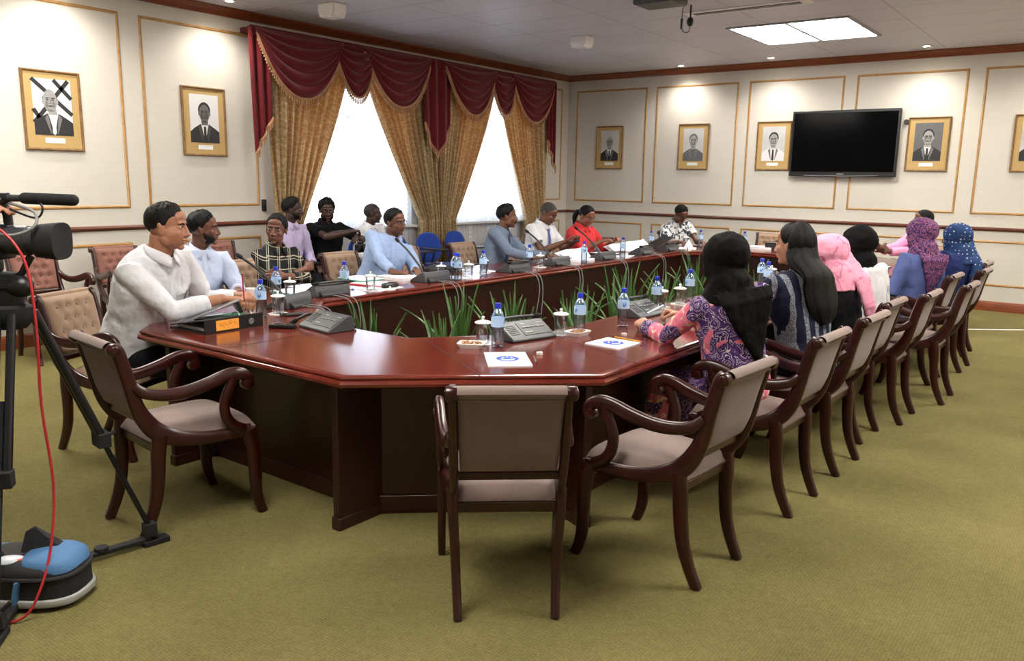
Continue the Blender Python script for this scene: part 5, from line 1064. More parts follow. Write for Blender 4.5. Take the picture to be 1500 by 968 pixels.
def hair_cap(C, R, s, kind, seed=0, thick=1.0):
    """a shell of hair over the skull, its edge following a hairline"""
    rd = np.random.RandomState(seed); w = MB(); NP, NTt = 64, 22
    if kind == 'bald': pts = [(0, 92), (50, 96), (80, 92), (98, 112), (140, 122), (180, 126)]
    elif kind == 'receding': pts = [(0, 40), (22, 46), (45, 60), (65, 78), (84, 108), (98, 108), (140, 124), (180, 130)]
    elif kind == 'woman': pts = [(0, 46), (35, 58), (62, 88), (85, 112), (98, 112), (140, 128), (180, 132)]
    else: pts = [(0, 50), (35, 58), (60, 74), (78, 100), (86, 116), (98, 108), (140, 124), (180, 130)]
    xs, ys = zip(*pts); base = 0.012 * thick if kind != 'short_thin' else 0.006; amp = 0.35 if kind in ('woman', 'short_thin') else 1.0
    ph = rd.rand(6) * 6; outer = []; inner = []
    for i in range(NTt + 1):
        ro, ri = [], []
        for j in range(NP):
            phi = 360 * j / NP; a = abs((phi + 180) % 360 - 180); lim = np.interp(a, xs, ys) + 2.5 * math.sin(11 * math.radians(phi) + ph[4]) + 1.8 * math.sin(27 * math.radians(phi) + ph[5]); q = i / NTt; th = math.radians(max(0.5, lim * q)); az_ = math.radians(phi)
            d = V(math.sin(th) * math.sin(az_), math.sin(th) * math.cos(az_), math.cos(th)); p = HC + HR * d
            top = 1.25 if a < 70 else 1.0
            t = base * top * (1 - 0.9 * q ** 5) * (1 - 0.35 * (a > 60) * q ** 2) * (1 + amp * 0.22 * math.sin(5 * az_ + ph[0]) * math.sin(7 * th + ph[1]) + amp * 0.16 * math.sin(13 * az_ + ph[2] + 9 * th) + amp * 0.12 * math.sin(23 * az_ + ph[3]))
            if kind == 'bald' and th < math.radians(62): t = 0.001
            if kind == 'curly': t = t * 1.5 + 0.006 * rd.rand()
            ro.append(C + R @ ((p + d * t) * s)); ri.append(C + R @ ((p * 0.96) * s))
        outer.append(ro); inner.append(ri)
    if kind == 'bald': return None
    w.rings(outer + inner[::-1], True, True); return w
PEOPLE = []
def person(label, hip, head, hyaw, group=None, pitch=0, roll=0, yaw=None, tyaw=None, s=1.0, bulk=1.0, belly=0.0, skin_='skin_brown', lip='lip_dark', hair=('hair_black', 'short'), thick=1.0, top='white_shirt', sleeve=0.9, legs='dark_trousers', hands=(), voxel=0.005, female=False, collar=True, tie=None, glasses=None, beard=None, mustache=False, hijab=None, longhair=None, bun=False, ponytail=False, fat=0.0, shoulder=0.175, standing=False, watch=None, seed=0, neckshow=0.0, knee=0.42, pocket=False, eyes=True, yshift=0.0, cuffs=True):
    """hip and head: world points; hyaw head direction, yaw hip direction, tyaw shoulder direction"""
    hip = V(*hip); head = V(*head); yaw = hyaw if yaw is None else yaw; tyaw = yaw if tyaw is None else tyaw
    RH = rotm(hyaw, pitch, roll); origin = (hip[0], hip[1], 0.0)
    Rh = rotm(yaw); Rt = rotm(tyaw)
    neck_top = head + RH @ (V(0, -0.025, -0.075) * s)
    nb = neck_top + V(0, 0, -0.05 * s) - Rt[:, 1] * 0.02
    spine = nb - hip; L = np.linalg.norm(spine); sp = unit(spine)
    def tor(t, inflate=0.0):
        c = hip + spine * t; q = min(1, max(0, t)); lat = unit(Rh[:, 0] * (1 - q) + Rt[:, 0] * q); lat = unit(lat - sp * (lat @ sp)); fw = np.cross(sp, lat)
        return c, lat, fw
    def torso(mb, inf, t0=-0.14, hi=1.0, n=28):
        R = []; k_ = shoulder / 0.175
        for t, a, b, f in ((-0.16, 0.165, 0.11, 0), (-0.05, 0.178, 0.125, 0), (0.1, 0.172, 0.122, 0.005), (0.25, 0.163, 0.118, 0.01), (0.42, 0.162, 0.116, 0.012), (0.58, 0.17, 0.118, 0.012), (0.72, 0.178, 0.112, 0.005), (0.84, 0.168, 0.096, -0.004), (0.92, 0.135, 0.084, -0.008), (0.985, 0.082, 0.07, -0.004), (1.05, 0.060, 0.060, 0.0)):
            if t < t0 or t > hi: continue
            c, lat, fw = tor(t); bl = belly * math.exp(-((t - 0.2) / 0.22) ** 2); br = 0.028 * math.exp(-((t - 0.62) / 0.12) ** 2) if female else 0
            aa = a * bulk * (k_ if t > 0.5 else 1) * (0.93 if female and 0.2 < t < 0.5 else 1) + inf; bb = b * bulk + inf; row = []
            for j in range(n):
                th = 2 * PI * j / n; x, y = math.cos(th), math.sin(th); x = math.copysign(abs(x) ** 0.82, x); y = math.copysign(abs(y) ** 0.82, y)
                row.append(c + lat * aa * x + fw * (bb * y + f + (bl + br) * max(0, y)))
            R.append(row)
        mb.rings(R)
    SH = []
    for sd in (-1, 1): c, lat, fw = tor(0.865); SH.append(c + lat * sd * (shoulder * bulk ** 0.5 - 0.005))
    hs = {}
    for h_ in hands: hs[h_['side']] = h_
    ARM = {}
    for sd in (-1, 1):
        S = SH[0] if sd < 0 else SH[1]; h_ = hs.get(sd)
        if h_ is None:
            W = S + Rt[:, 1] * 0.22 + V(0, 0, -0.36) - Rt[:, 0] * sd * 0.04; h_ = dict(side=sd, w=W, d=Rt[:, 1] + V(0, 0, -0.3), n=V(0, 0, -1), curl=0.4, auto=True)
        W = V(*h_['w']); hint = V(*h_['elbow']) if 'elbow' in h_ else Rt[:, 0] * sd * 0.55 - Rt[:, 1] * 0.35 + V(0, 0, -1.0)
        E = ik(S, W, 0.285 * s, 0.25 * s, hint); ARM[sd] = (S, E, W, h_)
    # body: one continuous skin surface
    b = MB(); head_mb(b, head, RH, s, 1.0 if not female else 0.86, fat, female)
    b.tube([nb - sp * 0.05, nb + V(0, 0, 0.01), (nb + neck_top) / 2, neck_top + RH[:, 2] * 0.03 * s], [(0.062 * bulk ** 0.5 + fat, 0.062 + fat), (0.056 + fat, 0.056 + fat), (0.053 + fat, 0.053 + fat), (0.053 + fat, 0.055 + fat)] if not female else [0.052, 0.046, 0.044, 0.047], 18)
    torso(b, -0.016)
    for sd in (-1, 1):
        S, E, W, h_ = ARM[sd]; d = V(*h_['d']); n_ = V(*h_['n']); bk = bulk ** 0.6 * (0.86 if female else 1.0)
        b.tube([S - Rt[:, 0] * sd * 0.05, S, (S + E) / 2, E], [0.034 * bk, 0.040 * bk, 0.036 * bk, 0.034 * bk], 14)
        fa = unit(W - E); b.tube([E - fa * 0.01, E + (W - E) * 0.3, E + (W - E) * 0.75, W, W + unit(d) * 0.01], [0.036 * bk, 0.041 * bk, 0.031 * bk, 0.0255 * bk, 0.026 * bk], 16, rnd=True)
        l = V(*h_['l']) if 'l' in h_ else np.cross(unit(d), unit(n_)) * (1 if sd < 0 else -1) * -1
        hand(b, W + unit(d) * 0.012, d, n_, l, h_.get('curl', 0.5), s * (0.92 if female else 1.0), h_.get('pinch', False))
    kn, an = {}, {}
    for sd in (-1, 1):
        hp = hip + Rh[:, 0] * sd * 0.09
        if standing: kn[sd] = hp + V(0, 0, -0.43) + Rh[:, 1] * 0.03; an[sd] = hp + V(0, 0, -hip[2] + 0.09) - Rh[:, 1] * 0.02
        else: kn[sd] = V(*(hip + Rh[:, 0] * sd * 0.11 + Rh[:, 1] * knee)); kn[sd][2] = 0.50; an[sd] = kn[sd] + Rh[:, 1] * 0.03; an[sd][2] = 0.10
        b.tube([hp, kn[sd], an[sd]], [0.06, 0.045, 0.03], 10)
    me = remesh(b, voxel, 4)
    a = mverts(me); loc = (a - head) @ RH / s                       # sockets pressed in around the eyes, mouth line, and nostril wings
    for q in (-1, 1):
        dd = np.exp(-(((loc[:, 0] - q * 0.032) / 0.014) ** 2 + ((loc[:, 2] - 0.010) / 0.008) ** 2)) * (loc[:, 1] > 0.04); a -= np.outer(dd * 0.0055 * s, RH[:, 1])
    dd = np.exp(-((loc[:, 0] / 0.024) ** 4 + ((loc[:, 2] + 0.0615) / 0.0028) ** 2)) * (loc[:, 1] > 0.05); a -= np.outer(dd * 0.0045 * s, RH[:, 1])
    setverts(me, a - np.array(origin))
    root = link('person', me, skin_, None, origin, smooth=180); tag(root, label, 'person', group)
    def kid(mb, name, m, **k): return mb.build(name, m, root, origin, **k)
    def hp_(*p): return head + RH @ (V(*p) * s)
    if eyes:
        for q in (-1, 1):
            w = MB(); w.ell(hp_(q * 0.032, 0.0755, 0.0095), V(0.0122, 0.0092, 0.0056) * s, RH, 14, 10); w.cm = 1; w.ell(hp_(q * 0.032, 0.0815, 0.0095), V(0.0062, 0.0046, 0.0056) * s, RH, 12, 8); kid(w, 'eye', ['eye_white', 'iris'])
            w = MB(); w.tube([hp_(q * 0.046, 0.074, 0.024), hp_(q * 0.034, 0.0855, 0.0285), hp_(q * 0.016, 0.089, 0.025)], [0.0025 * s, 0.0042 * s, 0.0036 * s], 8, rnd=True); kid(w, 'eyebrow', 'hair_black')
        w = MB(); w.tube([hp_(-0.022, 0.084, -0.060), hp_(-0.008, 0.0945, -0.0555), hp_(0, 0.094, -0.0565), hp_(0.008, 0.0945, -0.0555), hp_(0.022, 0.084, -0.060)], [(0.002 * s, 0.002 * s), (0.0042 * s, 0.0042 * s), (0.0038 * s, 0.0038 * s), (0.0042 * s, 0.0042 * s), (0.002 * s, 0.002 * s)], 8, rnd=True); w.tube([hp_(-0.02, 0.083, -0.0635), hp_(0, 0.0925, -0.0675), hp_(0.02, 0.083, -0.0635)], [0.002 * s, 0.0048 * s, 0.002 * s], 8, rnd=True); kid(w, 'lips', lip)
    if mustache: w = MB(); w.tube([hp_(-0.026, 0.084, -0.058), hp_(-0.012, 0.096, -0.048), hp_(0, 0.098, -0.047), hp_(0.012, 0.096, -0.048), hp_(0.026, 0.084, -0.058)], [0.003 * s, 0.0055 * s, 0.005 * s, 0.0055 * s, 0.003 * s], 8, rnd=True); kid(w, 'mustache', 'hair_black')
    if beard:
        w = MB(); rows = []; th_ = beard
        for i in range(9):
            q = i / 8; el = -0.25 - 1.2 * q; row = []
            for j in range(25):
                az_ = -1.75 + 3.5 * j / 24; edge = max(0.0, 1 - abs(az_) / 1.75) ** 0.35
                up = 0.0 if abs(az_) > 0.5 else -0.5 * math.cos(az_ / 0.5 * PI / 2)
                e_ = max(-1.45, el + (up if i < 4 else 0) * (1 - i / 4) + 0.55 * (abs(az_) / 1.75) ** 2 * (1 - q)); d = V(math.cos(e_) * math.sin(az_), math.cos(e_) * math.cos(az_), math.sin(e_))
                row.append(hp_(*(V(0, 0.020, -0.040) + V(0.067 + fat, 0.064, 0.064) * d + d * th_ * edge * (0.2 + 0.8 * math.sin(PI * min(1, 0.12 + q * 0.9))))))
            rows.append(row)
        w.rings(rows, False, False); kid(w, 'beard', 'hair_black', solid=0.002, smooth=180)
    if hair and not hijab:
        w = hair_cap(head, RH, s, hair[1], seed, thick)
        if w: kid(w, 'hair', hair[0], smooth=60)
        if longhair:
            w = MB(); rows = []
            path = [(head + RH @ (V(0, -0.01, 0.112) * s), 0.03, 0.03), (head + RH @ (V(0, -0.035, 0.095) * s), 0.07, 0.06), (head + RH @ (V(0, -0.05, 0.04) * s), 0.096, 0.082), (head + RH @ (V(0, -0.058, -0.03) * s), 0.10, 0.078), (nb + V(0, 0, 0.03) - Rt[:, 1] * 0.06, 0.105, 0.065)]
            for t, wd in ((0.9, 0.12), (0.78, 0.125), (0.65, 0.12), (0.55, 0.10), (0.45, 0.07), (0.40, 0.03)):
                c, lat, fw = tor(t); path.append((c - fw * (0.118 * bulk + 0.004) + lat * 0.02, wd, 0.036 if t > 0.5 else 0.022))
            cc = catmull([tuple(p[0]) + (p[1], p[2]) for p in path], 4); NQ = len(cc)
            for i in range(NQ):
                q = i / (NQ - 1); tg = unit(cc[min(i + 1, NQ - 1), :3] - cc[max(i - 1, 0), :3]); lt = unit(RH[:, 0] * (1 - q) + Rt[:, 0] * q); lt = unit(lt - tg * (lt @ tg)); bk_ = np.cross(lt, tg); row = []
                for j in range(48):
                    th = 2 * PI * j / 48; rr_ = 1 + 0.035 * math.sin(9 * th + 2 * q) + 0.025 * math.sin(17 * th + 1)
                    row.append(cc[i, :3] + lt * cc[i, 3] * math.cos(th) * rr_ + bk_ * cc[i, 4] * math.sin(th) * rr_)
                rows.append(row)
            w.rings(rows); kid(w, 'long_hair', hair[0], smooth=70)
        if bun: w = MB(); w.ell(hp_(0, -0.115, -0.01), V(0.04, 0.035, 0.04) * s, RH, 16, 12); kid(w, 'hair_bun', hair[0])
        if ponytail: w = MB(); w.tube(catmull([tuple(hp_(0, -0.10, 0.01)), tuple(hp_(0, -0.15, -0.01)), tuple(hp_(0.01, -0.16, -0.08)), tuple(hp_(0.01, -0.13, -0.15))], 5), [0.02 + 0.012 * math.sin(PI * i / 15) for i in range(16)], 12, rnd=True); kid(w, 'ponytail', hair[0])
    if glasses:
        w = MB()
        for q in (-1, 1):
            w.tube([hp_(q * 0.034 + 0.023 * math.copysign(abs(math.cos(t)) ** 0.7, math.cos(t)), 0.097 - 0.006 * abs(math.cos(t)), 0.006 + 0.016 * math.copysign(abs(math.sin(t)) ** 0.7, math.sin(t))) for t in np.linspace(0, 2 * PI, 21)[:-1]], 0.0016 * s, 6, loop=True)
            w.tube([hp_(q * 0.057, 0.09, 0.011), hp_(q * 0.075, 0.05, 0.013), hp_(q * 0.081, -0.01, 0.014), hp_(q * 0.08, -0.03, 0.004)], 0.0016 * s, 6)
        w.tube([hp_(-0.011, 0.099, 0.010), hp_(0, 0.103, 0.012), hp_(0.011, 0.099, 0.010)], 0.0016 * s, 6); kid(w, 'glasses', glasses)
    # clothing
    vx = max(0.0065, voxel * 1.35); t_ = MB(); torso(t_, 0.008, hi=0.99)
    for sd in (-1, 1):
        S, E, W, h_ = ARM[sd]; bk = bulk ** 0.6 * (0.86 if female else 1.0); c, lat, fw = tor(0.8)
        r0, r1, r2, r3 = 0.068 * bk, 0.06 * bk, 0.05 * bk, 0.04 * bk
        pts = [S - lat * sd * 0.07 - V(0, 0, 0.02), S - V(0, 0, 0.004), S + (E - S) * 0.3, S + (E - S) * 0.7]; rr = [r0 * 0.9, r0, r1 * 1.04, r1 * 0.95]
        if sleeve > 0.05:
            pts += [E]; rr += [r2 * 1.08]; k_ = max(2, int(4 * sleeve))
            for i in range(1, k_ + 1): q = sleeve * i / k_; pts.append(E + (W - E) * q); rr.append(r2 * 1.05 + (r3 - r2) * q)
        else: pts = pts[:4]; pts[3] = S + (E - S) * 0.62; rr[3] = r1 * 1.08
        t_.tube(pts, rr, 18)
        if sleeve > 0.5 and cuffs: q0, q1 = sleeve - 0.16, sleeve + 0.02; t_.tube([E + (W - E) * q0, E + (W - E) * q1], [r3 * 1.13 + 0.002, r3 * 1.1], 18)
    if collar:
        c, lat, fw = tor(0.97); w = MB()
        for sd in (-1, 1):
            w.rings([[nb + Rt[:, 0] * sd * x + Rt[:, 1] * y + V(0, 0, z) for x, y, z in pr] for pr in (((0.001, -0.064, 0.045), (0.001, -0.076, 0.0)), ((0.045, -0.048, 0.043), (0.06, -0.056, -0.005)), ((0.062, -0.005, 0.03), (0.08, -0.006, -0.022)), ((0.052, 0.040, 0.01), (0.078, 0.048, -0.042)), ((0.014, 0.070, -0.018), (0.05, 0.088, -0.075)), ((0.008, 0.076, -0.03), (0.026, 0.094, -0.085)))], False, False)
        if fat or bulk > 1.1: w.v = [tuple(nb + (np.array(p) - nb) * V(1.14, 1.14, 1)) for p in w.v]
        kid(w, 'collar', top, solid=0.005, smooth=60)
    tm = remesh(t_, vx, 5, 0.022, 0.09, seed); setverts(tm, mverts(tm) - np.array(origin)); link('shirt' if not hijab else 'blouse', tm, top, root, smooth=180)
    if collar and not female or pocket:
        w = MB(); q_ = []
        for t in np.linspace(0.15, 0.9, 12): c, lat, fw = tor(t); bl = belly * math.exp(-((t - 0.2) / 0.22) ** 2); q_.append(c + fw * (np.interp(t, (0.1, 0.4, 0.6, 0.72, 0.84, 0.92), (0.122, 0.116, 0.118, 0.112, 0.094, 0.074)) * bulk + 0.014 + bl + np.interp(t, (0.1, 0.6, 0.84), (0.006, 0.012, -0.004))))
        if tie: 
            ww = MB(); nq = len(q_); ww.tube([p + fw * 0.006 for p in q_][::-1], [(0.016 + 0.022 * (i / nq), 0.006) if i > 0 else (0.02, 0.014) for i in range(nq)], 10, up=tuple(fw), sw=False); kid(ww, 'tie', tie)
        else:
            w.tube(q_, (0.014, 0.0028), 8, up=tuple(fw)); kid(w, 'button_placket', top)
    if pocket:
        c, lat, fw = tor(0.63); pc = c - lat * 0.075 * bulk + fw * (0.118 * bulk + 0.012); Rp = np.stack([lat, fw, sp], axis=1)
        w = MB(); w.box(pc, (0.09, 0.004, 0.10), R=Rp); kid(w, 'pocket', top, bevel=0.002)
        w = MB(); w.tube([pc + lat * -0.02 + fw * 0.006 - sp * 0.02, pc + lat * -0.02 + fw * 0.006 + sp * 0.065], 0.005, 8); kid(w, 'pocket_pen', 'steel')
    if watch:
        S, E, W, h_ = ARM[watch]; fa = unit(W - E); w = MB(); w.tube([W - fa * 0.035, W - fa * 0.012], 0.031, 18); kid(w, 'wristwatch', 'watch')
    l_ = MB()
    for sd in (-1, 1):
        hp = hip + Rh[:, 0] * sd * 0.085; l_.tube([hp - Rh[:, 1] * 0.05 * (not standing), hp + (kn[sd] - hp) * 0.5, kn[sd], kn[sd] + (an[sd] - kn[sd]) * 0.15, an[sd] - V(0, 0, 0.03)], [0.098 * bulk ** 0.5, 0.086 * bulk ** 0.5, 0.068, 0.066, 0.055], 16, rnd=False)
    c, lat, fw = tor(0); l_.ell(hip - V(0, 0, 0.02), (0.18 * bulk, 0.14 * bulk, 0.09), Rh, 20, 12)
    lm = remesh(l_, 0.009, 5, 0.012, 0.1, seed); setverts(lm, mverts(lm) - np.array(origin)); link('trousers', lm, legs, root, smooth=180)
    for sd in (-1, 1):
        f0 = V(*an[sd]); f0[2] = 0.0; w = MB(); P = [f0 - Rh[:, 1] * 0.06 + V(0, 0, 0.045), f0 + V(0, 0, 0.05), f0 + Rh[:, 1] * 0.08 + V(0, 0, 0.04), f0 + Rh[:, 1] * 0.17 + V(0, 0, 0.03)]
        w.tube(P, [(0.034, 0.044), (0.04, 0.05), (0.046, 0.039), (0.04, 0.029)], 16, up=(0, 0, 1), rnd=True); kid(w, 'shoe', 'shoe_black')
    if hijab:
        m_, style = hijab; h = MB(); h.ell(hp_(0, -0.02, 0.028), V(0.101, 0.125, 0.110) * s, RH, 28, 20); h.ell(hp_(0, 0.0, -0.04), V(0.093, 0.102, 0.10) * s, RH, 24, 16)
        nk = nb + V(0, 0, 0.03); h.tube([hp_(0, -0.01, -0.02), (hp_(0, -0.01, -0.06) + nk) / 2, nk, nb - V(0, 0, 0.045) , nb - V(0, 0, 0.085)], [(0.088 * s, 0.09 * s), (0.092, 0.095), (0.105, 0.10), (0.135, 0.115), (0.15, 0.12)] if style != 'tucked' else [(0.086 * s, 0.09 * s), (0.085, 0.088), (0.085, 0.09), (0.095, 0.095), (0.105, 0.10)], 24, up=tuple(Rt[:, 1]))
        if style == 'tail':            # a triangular end hanging down the back
            R_ = []
            for q in np.linspace(0, 1, 9):
                c, lat, fw = tor(0.98 - 0.72 * q); wd = 0.15 * (1 - q) ** 0.75 + 0.008; row = []
                for j in range(16):
                    th = 2 * PI * j / 16; row.append(c - fw * (0.112 * bulk - 0.035 * (q < 0.12) + 0.01) + lat * (wd * math.cos(th) + 0.02) + fw * 0.016 * math.sin(th))
                R_.append(row)
            h.rings(R_)
        if style == 'side':            # an end thrown over the shoulder
            c, lat, fw = tor(0.9); P = [hp_(0.04, -0.075, 0.0), nb + V(0, 0, 0.02) + lat * 0.09 - fw * 0.06, c + lat * 0.10 - fw * 0.12, tor(0.62)[0] + lat * 0.11 - fw * 0.145, tor(0.4)[0] + lat * 0.13 - fw * 0.14]
            h.tube(catmull(P, 4), [(0.075 - 0.002 * i, 0.022) for i in range(17)], 16, up=tuple(fw))
        hm = remesh(h, 0.006, 5, 0.018, 0.07, seed); a = mverts(hm); lc = (a - head) @ RH / s
        face = (np.abs(lc[:, 0]) / 0.066) ** 2.4 + (np.abs(lc[:, 2] + 0.018) / 0.088) ** 2.4 < 1; face &= lc[:, 1] > 0.03
        import bmesh
        bm = bmesh.new(); bm.from_mesh(hm); bm.verts.ensure_lookup_table(); bmesh.ops.delete(bm, geom=[bm.verts[i] for i in np.nonzero(face)[0]], context='VERTS'); bm.to_mesh(hm); bm.free()
        a = mverts(hm); setverts(hm, a - np.array(origin)); link('headscarf', hm, m_, root, smooth=180, solid=0.003)
    PEOPLE.append(root); return root
def H(side, w, d, n, curl=0.5, **k): return dict(side=side, w=w, d=d, n=n, curl=curl, **k)
def on(x, y, z=0.045): return (x, y, TZ + z)
SZ = 0.555
# side -1 = the sitter's left, +1 = right
person('heavy person in white shirt at the near left corner, holding a pencil over the binder', (-4.62, 2.42, SZ), (-4.235, 2.475, 1.285), 40, pitch=4, yaw=20, tyaw=16, s=1.08, bulk=1.22, belly=0.05, fat=0.012, skin_='skin_light', lip='lip_light', hair=('hair_brown', 'short'), thick=0.9, top='white_shirt', sleeve=0.72, voxel=0.0042, shoulder=0.18, pocket=True, seed=3, 
       hands=(H(1, on(-4.08, 2.68, 0.13), (0.55, 0.8, -0.05), (0.2, 0.3, -1), 0.9, pinch=True, elbow=(0.1, -0.7, -1)), H(-1, on(-4.17, 2.92, 0.11), (0.8, -0.3, -0.05), (0.1, -0.2, -1), 0.9, elbow=(-0.2, 0.6, -1))))
person('bearded person in pale blue shirt sitting behind the heavy one in white, looking right', (-5.33, 3.24, SZ), (-5.2, 3.31, 1.195), 48, yaw=0, tyaw=-14, pitch=0, bulk=1.08, skin_='skin_brown', hair=('hair_black', 'short'), thick=1.2, top='pale_blue_shirt', sleeve=0.95, beard=0.006, voxel=0.0045, seed=4,
       hands=(H(1, on(-4.83, 3.06), (0.9, 0.4, 0), (0, 0, -1), 0.3), H(-1, on(-4.84, 3.32), (0.9, -0.5, 0), (0, 0, -1), 0.4)))
person('person in black and cream plaid shirt with crossed arms and tied back hair', (-5.31, 3.98, SZ), (-5.24, 3.96, 1.165), -52, yaw=0, tyaw=-6, pitch=2, roll=-6, s=0.98, bulk=0.92, female=True, skin_='skin_brown', hair=('hair_black', 'woman'), bun=True, top='plaid_cloth', sleeve=0.62, voxel=0.0042, shoulder=0.165, seed=5,
       hands=(H(1, (-5.07, 4.07, 0.865), (-0.1, 1.0, 0.25), (-1, 0, -0.1), 0.35, elbow=(0.5, -0.8, -0.8)), H(-1, (-5.03, 3.86, 0.835), (0.0, -1.0, 0.1), (-1, 0, -0.2), 0.35, elbow=(0.5, 0.8, -0.8))))
person('smiling person in blue shirt and thin glasses behind the spectacle case', (-5.32, 5.0, SZ), (-5.17, 5.17, 1.185), 4, yaw=-4, tyaw=-30, pitch=4, roll=6, s=0.97, bulk=1.06, skin_='skin_brown', hair=('hair_black', 'receding'), top='blue_shirt', sleeve=0.9, glasses='metal_rim', voxel=0.0048, seed=6,
       hands=(H(1, on(-4.88, 4.84), (0.8, 0.6, 0), (0, 0, -1), 0.4), H(-1, on(-4.88, 5.12), (0.8, -0.5, 0), (0, 0, -1), 0.4)))
person('person in grey blue shirt with dark tie and wristwatch, looking right', (-5.31, 6.68, SZ), (-5.19, 6.83, 1.19), 36, yaw=8, tyaw=12, pitch=2, skin_='skin_brown', hair=('hair_black', 'short'), thick=1.35, top='grey_blue_shirt', tie='tie_dark', sleeve=0.93, voxel=0.005, watch=1, mustache=True, seed=7,
       hands=(H(1, on(-4.78, 6.72), (0.6, 0.8, 0), (0, 0, -1), 0.25, elbow=(0.2, -1.0, -0.7)), H(-1, on(-4.84, 7.08), (0.9, -0.2, 0), (0, 0, -1), 0.3)))
person('person in white shirt and blue tie bending over a phone', (-5.32, 7.52, SZ), (-5.17, 7.56, 1.205), 0, yaw=0, tyaw=-4, pitch=30, bulk=1.05, skin_='skin_brown', hair=('hair_grey', 'short_thin'), top='white_shirt', tie='tie_blue', sleeve=-0.1, voxel=0.0055, seed=8,
       hands=(H(1, (-4.93, 7.50, 0.90), (0.7, 0.5, 0.1), (0, 0.4, 1), 0.7), H(-1, (-4.92, 7.70, 0.90), (0.7, -0.5, 0.1), (0, -0.4, 1), 0.7)))
person('person in red shirt with dark ponytail reading white papers', (-5.32, 8.42, SZ), (-5.19, 8.40, 1.155), -8, yaw=-5, tyaw=-8, pitch=22, bulk=1.15, belly=0.02, female=True, skin_='skin_medium', lip='lip_light', hair=('hair_black', 'woman'), ponytail=True, top='red_shirt', sleeve=0.35, glasses='metal_rim', voxel=0.0055, seed=9,
       hands=(H(1, (-4.90, 8.28, 0.88), (0.7, 0.5, 0.2), (0, 0.3, -1), 0.5), H(-1, (-4.92, 8.62, 0.88), (0.7, -0.4, 0.2), (0, -0.3, -1), 0.5)))
person('person in leaf print shirt and glasses writing at the far left corner', (-4.98, 10.42, SZ), (-4.85, 10.26, 1.145), -22, yaw=-45, tyaw=-35, pitch=32, skin_='skin_brown', hair=('hair_black', 'short'), top='leaf_print_cloth', sleeve=-0.1, glasses='metal_rim', voxel=0.0055, seed=10,
       hands=(H(1, on(-4.72, 9.95), (0.6, -0.2, 0), (0, 0, -1), 0.7, pinch=True), H(-1, on(-4.50, 10.18), (0.6, -0.6, 0), (0, 0, -1), 0.4)))
person('smiling person in lavender shirt seated by the left curtain behind the plaid shirt', (-7.2, 5.52, SZ), (-7.07, 5.56, 1.22), 40, yaw=0, tyaw=0, skin_='skin_dark', hair=('hair_black', 'short'), thick=1.4, top='lavender_shirt', sleeve=0.9, beard=0.005, voxel=0.006, seed=11)
person('bearded person in black shirt and glasses holding a camera by the left window', (-7.22, 6.08, SZ), (-7.12, 6.06, 1.195), -30, yaw=0, tyaw=-12, pitch=6, bulk=1.15, skin_='skin_dark', hair=('hair_black', 'curly'), thick=1.3, top='black_cloth', sleeve=-0.1, beard=0.012, glasses='metal_rim', voxel=0.006, seed=12,
       hands=(H(1, (-6.80, 6.10, 0.98), (0.3, 0.8, 0.1), (0, 0.2, -1), 0.8, elbow=(0.6, -0.8, -0.5)), H(-1, (-6.82, 6.26, 0.90), (0.3, -0.8, 0.1), (0.2, -0.2, -1), 0.8, elbow=(0.6, 0.8, -0.5))))
person('person in white shirt and glasses seated in front of the left window', (-7.12, 6.66, SZ), (-7.0, 6.64, 1.155), 38, yaw=0, tyaw=5, s=0.95, skin_='skin_dark', hair=('hair_grey', 'short_thin'), top='white_shirt', sleeve=0.9, glasses='metal_rim', voxel=0.006, seed=13)
# right hand row, seen from behind
person('person in pink and purple paisley dress and black headscarf, nearest of the right row', (-1.50, 3.96, SZ), (-1.60, 3.91, 1.195), 158, yaw=168, tyaw=138, pitch=10, s=1.02, bulk=1.04, female=True, skin_='skin_fair', lip='lip_light', top='paisley_cloth', legs='paisley_cloth', sleeve=0.95, hijab=('black_scarf', 'tail'), collar=False, voxel=0.0045, seed=14, cuffs=False,
       hands=(H(-1, on(-2.06, 3.98), (-0.6, 0.6, 0.1), (0.2, 0.4, -0.8), 0.8, pinch=True, elbow=(0.1, -0.5, -1.0)), H(1, on(-2.06, 4.44, 0.05), (-0.75, -0.4, 0.15), (0, -0.4, -0.9), 0.9, pinch=True, elbow=(0.3, 0.8, -0.8))))
person('person with long black hair in navy and grey striped top', (-1.38, 4.72, SZ), (-1.54, 4.77, 1.225), 172, yaw=172, tyaw=145, pitch=2, bulk=1.08, female=True, skin_='skin_fair', lip='lip_light', hair=('hair_black', 'woman'), thick=1.2, longhair=0.56, top='stripe_cloth', sleeve=0.9, collar=False, voxel=0.005, seed=15,
       hands=(H(-1, on(-1.98, 4.62), (-0.9, 0.3, 0), (0, 0, -1), 0.5), H(1, on(-1.98, 4.95), (-0.9, -0.3, 0), (0, 0, -1), 0.5)))
person('person in pink headscarf and black top', (-1.38, 5.38, SZ), (-1.49, 5.28, 1.135), 185, yaw=172, tyaw=155, pitch=14, bulk=0.98, female=True, skin_='skin_medium', top='black_cloth', sleeve=0.9, hijab=('pink_scarf', 'side'), collar=False, voxel=0.0055, seed=16)
person('person in white blouse and tucked black headscarf', (-1.36, 5.98, SZ), (-1.48, 5.95, 1.165), 166, yaw=172, tyaw=150, pitch=10, bulk=0.98, female=True, skin_='skin_medium', top='white_shirt', sleeve=0.9, hijab=('black_scarf', 'tucked'), collar=False, voxel=0.0055, seed=17)
